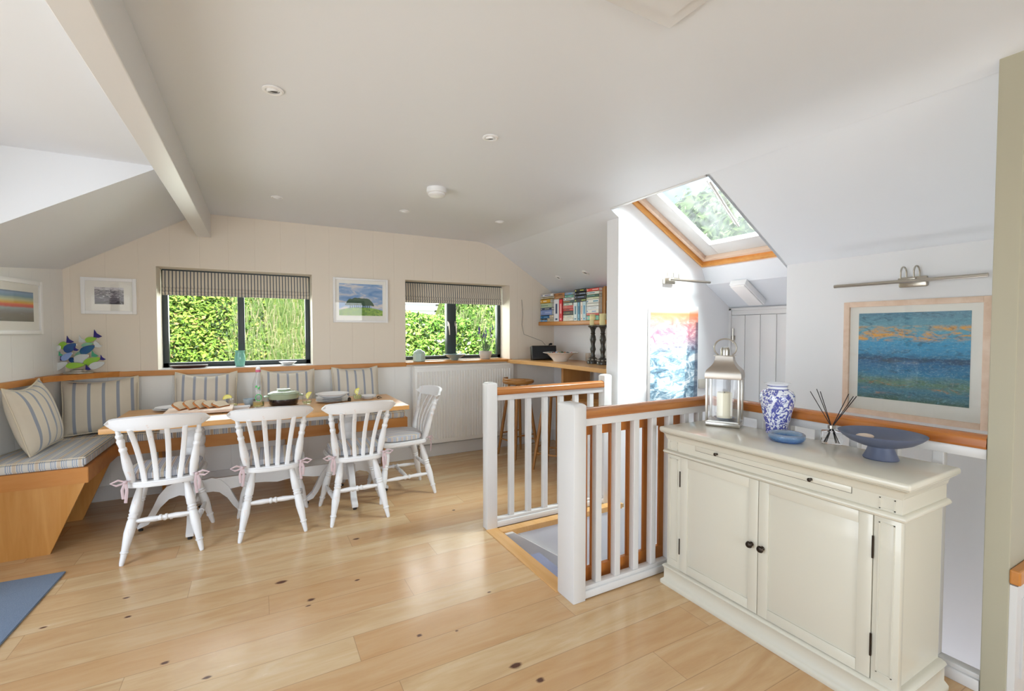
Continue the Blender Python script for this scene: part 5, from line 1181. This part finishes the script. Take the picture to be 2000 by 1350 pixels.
for sx in (-1, 1):
    g = G(); g.tube([(c[0]+sx*.110, c[1]-.03, TT+.078), (c[0]+sx*.142, c[1]-.025, TT+.074), (c[0]+sx*.147, c[1], TT+.072), (c[0]+sx*.142, c[1]+.025, TT+.074), (c[0]+sx*.110, c[1]+.03, TT+.078)], .007, 8); obj('handle', g, M['sage'], t)
names = ('bottom plate of the big white stack', 'second plate from the bottom of the big white stack', 'third plate from the bottom of the big white stack', 'shallow white bowl on top of the big white plate stack')
for k, lb in enumerate(names):
    c = (.555, 4.25, TT+.013*k); tt = thing('dinner_plate', c, lb, 'plate')
    if k < 3: plate(c, .135, .016, tt)
    else: obj('bowl', G().lathe(c, [(.001, 0), (.08, 0), (.10, .01), (.138, .034), (.133, .034), (.09, .010), (.001, .006)], 44, False), M['china'], tt, smooth=60)
for k, lb in enumerate(('lower of the two small white plates at the right of the table', 'upper of the two small white plates at the right of the table')):
    c = (.865, 4.28, TT+.014*k); tt = thing('side_plate', c, lb, 'plate'); plate(c, .072, .018, tt)
t = thing('pepper_pot', (.69, 4.22, TT), 'tiny dark pepper pot between the white plate stack and a tumbler', 'pepper pot'); obj('pot', G().lathe((.69, 4.22, TT), [(.012, 0), (.015, .003), (.014, .022), (.008, .03), (.001, .032)], 14), M['bronze'], t)
t = thing('key_bunch', (.955, 4.27, TT), 'small bunch of dark keys near the right end of the table', 'keys')
g = G(); g.tube([(.955+.016*math.cos(q), 4.27+.01*math.sin(q), TT+.006+.01*math.sin(q)**2) for q in [R(30*i) for i in range(12)]], .0025, 6, closed=True); obj('ring', g, M['bronze'], t)
for k in range(3): obj('key', G().box(.94+.014*k, .948+.014*k, 4.235, 4.265, TT+.001+.001*k, TT+.006+.001*k, .001), M['bronze'], t)

# ============================================================ ON THE SILLS AND LEDGE
SZ = 1.0565; SO = 1.0505
def lathed(name, c, prof, mat, lab, cat, part='body', sx=1, sy=1, caps=False):
    t = thing(name, c, lab, cat); obj(part, G().lathe(c, prof, 32, caps, sx, sy), M[mat], t, smooth=60); return t
lathed('oval_tray', (-.545, 4.975, SZ), [(.001, 0), (.115, 0), (.135, .010), (.142, .024), (.138, .024), (.11, .006), (.001, .005)], 'trayb', 'dark brown oval tray on the left end of the wide window sill', 'tray', sy=.55)
lathed('teal_vase', (-.155, 4.955, SZ), [(.001, 0), (.032, 0), (.036, .005), (.040, .03), (.045, .06), (.044, .09), (.038, .12), (.038, .135), (.042, .146), (.038, .146), (.033, .125), (.04, .06), (.001, .02)], 'teal', 'teal glazed vase on the wide window sill in front of the mullion', 'vase')
lathed('shallow_bowl', (.245, 4.955, SZ), [(.001, 0), (.035, 0), (.05, .01), (.082, .032), (.078, .032), (.045, .010), (.001, .008)], 'china', 'small shallow white bowl at the right end of the wide window sill', 'bowl')
t = thing('lidded_jar', (1.548, 4.94, SO), 'pale duck egg lidded jar at the left of the sill above the radiator', 'jar')
obj('jar', G().lathe((1.548, 4.94, SO), [(.001, 0), (.066, 0), (.070, .004), (.070, .085), (.064, .093), (.03, .096)], 8), M['duck'], t, smooth=0)
obj('lid', G().lathe((1.548, 4.94, SO), [(.064, .094), (.058, .108), (.034, .118), (.030, .126), (.022, .130), (.001, .131)], 24), M['duck'], t, smooth=60)
for k, a in enumerate((.028, -.028)): obj('butterfly_mark', G().sphere((1.548+.03, 4.868-.0, SO+.05+a*.4), .006, (1, .3, 1), 8, 6), M['nickel'], t)
lathed('wide_bowl', (1.975, 4.965, SO), [(.001, 0), (.038, 0), (.042, .008), (.046, .014), (.10, .046), (.132, .068), (.129, .070), (.09, .046), (.001, .02)], 'duckb', 'wide blue grey bowl on a small foot on the sill above the radiator', 'bowl')
pc = (2.372, 4.975, SO); t = thing('potted_lavender', pc, 'purple lavender in a round pale pot at the right of the sill', 'plant')
obj('pot', G().lathe(pc, [(.001, 0), (.052, 0), (.056, .006), (.072, .045), (.078, .07), (.074, .09), (.077, .097), (.070, .098), (.066, .085), (.001, .082)], 32, False), M['stone'], t, smooth=60)
rnd = random.Random(11); g = G(); gf = []
for k in range(46):
    a = rnd.uniform(0, 6.28); q = rnd.random()**.6; h_ = rnd.uniform(.08, .17) if k > 11 else rnd.uniform(.19, .30); sp = .10 if k > 11 else .115
    p0 = (pc[0]+.03*q*math.cos(a), pc[1]+.03*q*math.sin(a), SO+.08); p1 = (pc[0]+.06*q*math.cos(a), pc[1]+.055*q*math.sin(a), SO+.08+h_*.6); p2 = (pc[0]+sp*q*math.cos(a), pc[1]+sp*.7*q*math.sin(a), SO+.08+h_)
    g.tube([p0, p1, p2], [.0018, .0018, .001] if k <= 11 else [.002, .0032, .001], 5)
    if k <= 11: gf.append(p2)
obj('foliage', g, M['soil'], t)
for p in gf:
    g = G()
    for j in range(5): g.sphere((p[0]+rnd.uniform(-.003, .003), p[1]+rnd.uniform(-.003, .003), p[2]-.02+j*.011), .0085-.0008*j, (1, 1, .9), 8, 6)
    obj('flower_spike', g, M['purple'], t)
# ---- stained glass fish on the corner shelf
fo = Vector((-1.225, 4.73, 1.0535)); FD = Vector((math.cos(R(-20)), math.sin(R(-20)), 0)); FN = Vector((-FD.y, FD.x, 0))*-1
t = thing('glass_fish_sculpture', fo, 'stained glass shoal of blue, green and clear fish on a silver base', 'sculpture')
obj('base', G().lathe(fo, [(.001, 0), (.085, 0), (.088, .004), (.082, .016), (.05, .018), (.045, .03), (.03, .034), (.001, .034)], 28, True, 1, .8), M['steel'], t)
fm = {k: pbr('glass_'+k, c_, .3, coat=.2, var=(30, v_)) for k, c_, v_ in (('navy', '#1b2c66', '#2a62a0'), ('lime', '#9cc81c', '#8cc45c'), ('purple', '#2a1c86', '#1e1468'), ('teal', '#1f6c78', '#2c4aa0'), ('peri', '#7f97d8', '#94b0e0'), ('pale', '#6fb4c4', '#a4cc6c'), ('clear', '#c2c8ca', '#d8dcdc'), ('green', '#3f9c80', '#4cac7c'))}
K = .000395
FISH = [(320, 670, 290, 150, 28, 'navy', (500, 715, 130, 'purple')), (400, 510, 165, 80, 50, 'lime', None), (555, 480, 165, 120, -55, 'lime', (662, 360, 150, 'purple')), (480, 515, 110, 70, 60, 'clear', None),
        (705, 505, 240, 130, 35, 'navy', (805, 530, 100, 'purple')), (990, 350, 200, 85, 15, 'lime', (1105, 250, 170, 'purple')), (945, 545, 280, 120, 28, 'teal', (1065, 640, 140, 'green')),
        (295, 830, 300, 105, 22, 'pale', None), (485, 865, 320, 120, 25, 'clear', None), (645, 675, 220, 95, 38, 'peri', (540, 630, 90, 'green')), (760, 640, 150, 60, 50, 'pale', None), (830, 725, 270, 150, 28, 'clear', None),
        (1035, 770, 300, 110, 20, 'lime', (1225, 715, 110, 'purple')), (765, 855, 310, 95, 4, 'lime', (985, 900, 120, 'purple')), (1160, 850, 270, 110, 18, 'clear', None), (930, 450, 210, 60, 12, 'pale', (835, 350, 150, 'clear')), (670, 760, 110, 80, -60, 'navy', None), (1130, 440, 120, 60, -30, 'clear', (1150, 445, 150, 'clear'))]
def F3(X, Y, off): return fo+FD*((X-790)*K)+Vector((0, 0, (1020-Y)*K))+FN*off
for k, (cx, cy, L_, w_, an, col_, tl) in enumerate(FISH):
    ca, sa = math.cos(R(an)), math.sin(R(an)); off = -.022+.011*(k % 5)
    pts = []
    for i in range(24):
        q = 2*math.pi*i/24; u = math.cos(q); v = math.sin(q)*(1-.35*u)*.85; x = u*L_/2*1.05; y = v*w_/2*1.35; pts.append((cx+x*ca+y*sa, cy-x*sa+y*ca))
    g = G(); g.loft([[F3(X, Y, off) for X, Y in pts], [F3(X, Y, off+.005) for X, Y in pts]]); fi = obj('fish', g, fm[col_], t, lab='%s glass fish' % {'peri': 'periwinkle', 'pale': 'pale blue green'}.get(col_, col_))
    g = G(); g.tube([F3(X, Y, off+.0025) for X, Y in pts], .0016, 5, closed=True)
    obj('lead_edge', g, M['nickel'], fi)
    if tl:
        X, Y, s_, c_ = tl; tp = [(X-s_*.38, Y+s_*.35), (X-s_*.30, Y-s_*.55), (X-s_*.05, Y-s_*.12), (X+s_*.5, Y+s_*.25), (X+s_*.12, Y+s_*.42)]
        g = G(); g.loft([[F3(a_, b_, off+.001) for a_, b_ in tp], [F3(a_, b_, off+.006) for a_, b_ in tp]]); obj('tail', g, fm[c_], fi, smooth=0)
# ---- rug
t = thing('rug', (-1.25, 2.9, 0), 'grey blue flatweave rug at the left edge of the floor', 'rug')
obj('pile', G().prism([(-1.50, 2.35), (-1.03, 2.35), (-.985, 3.505), (-1.50, 3.53)], 'z', .001, .010, .003), M['rug'], t)
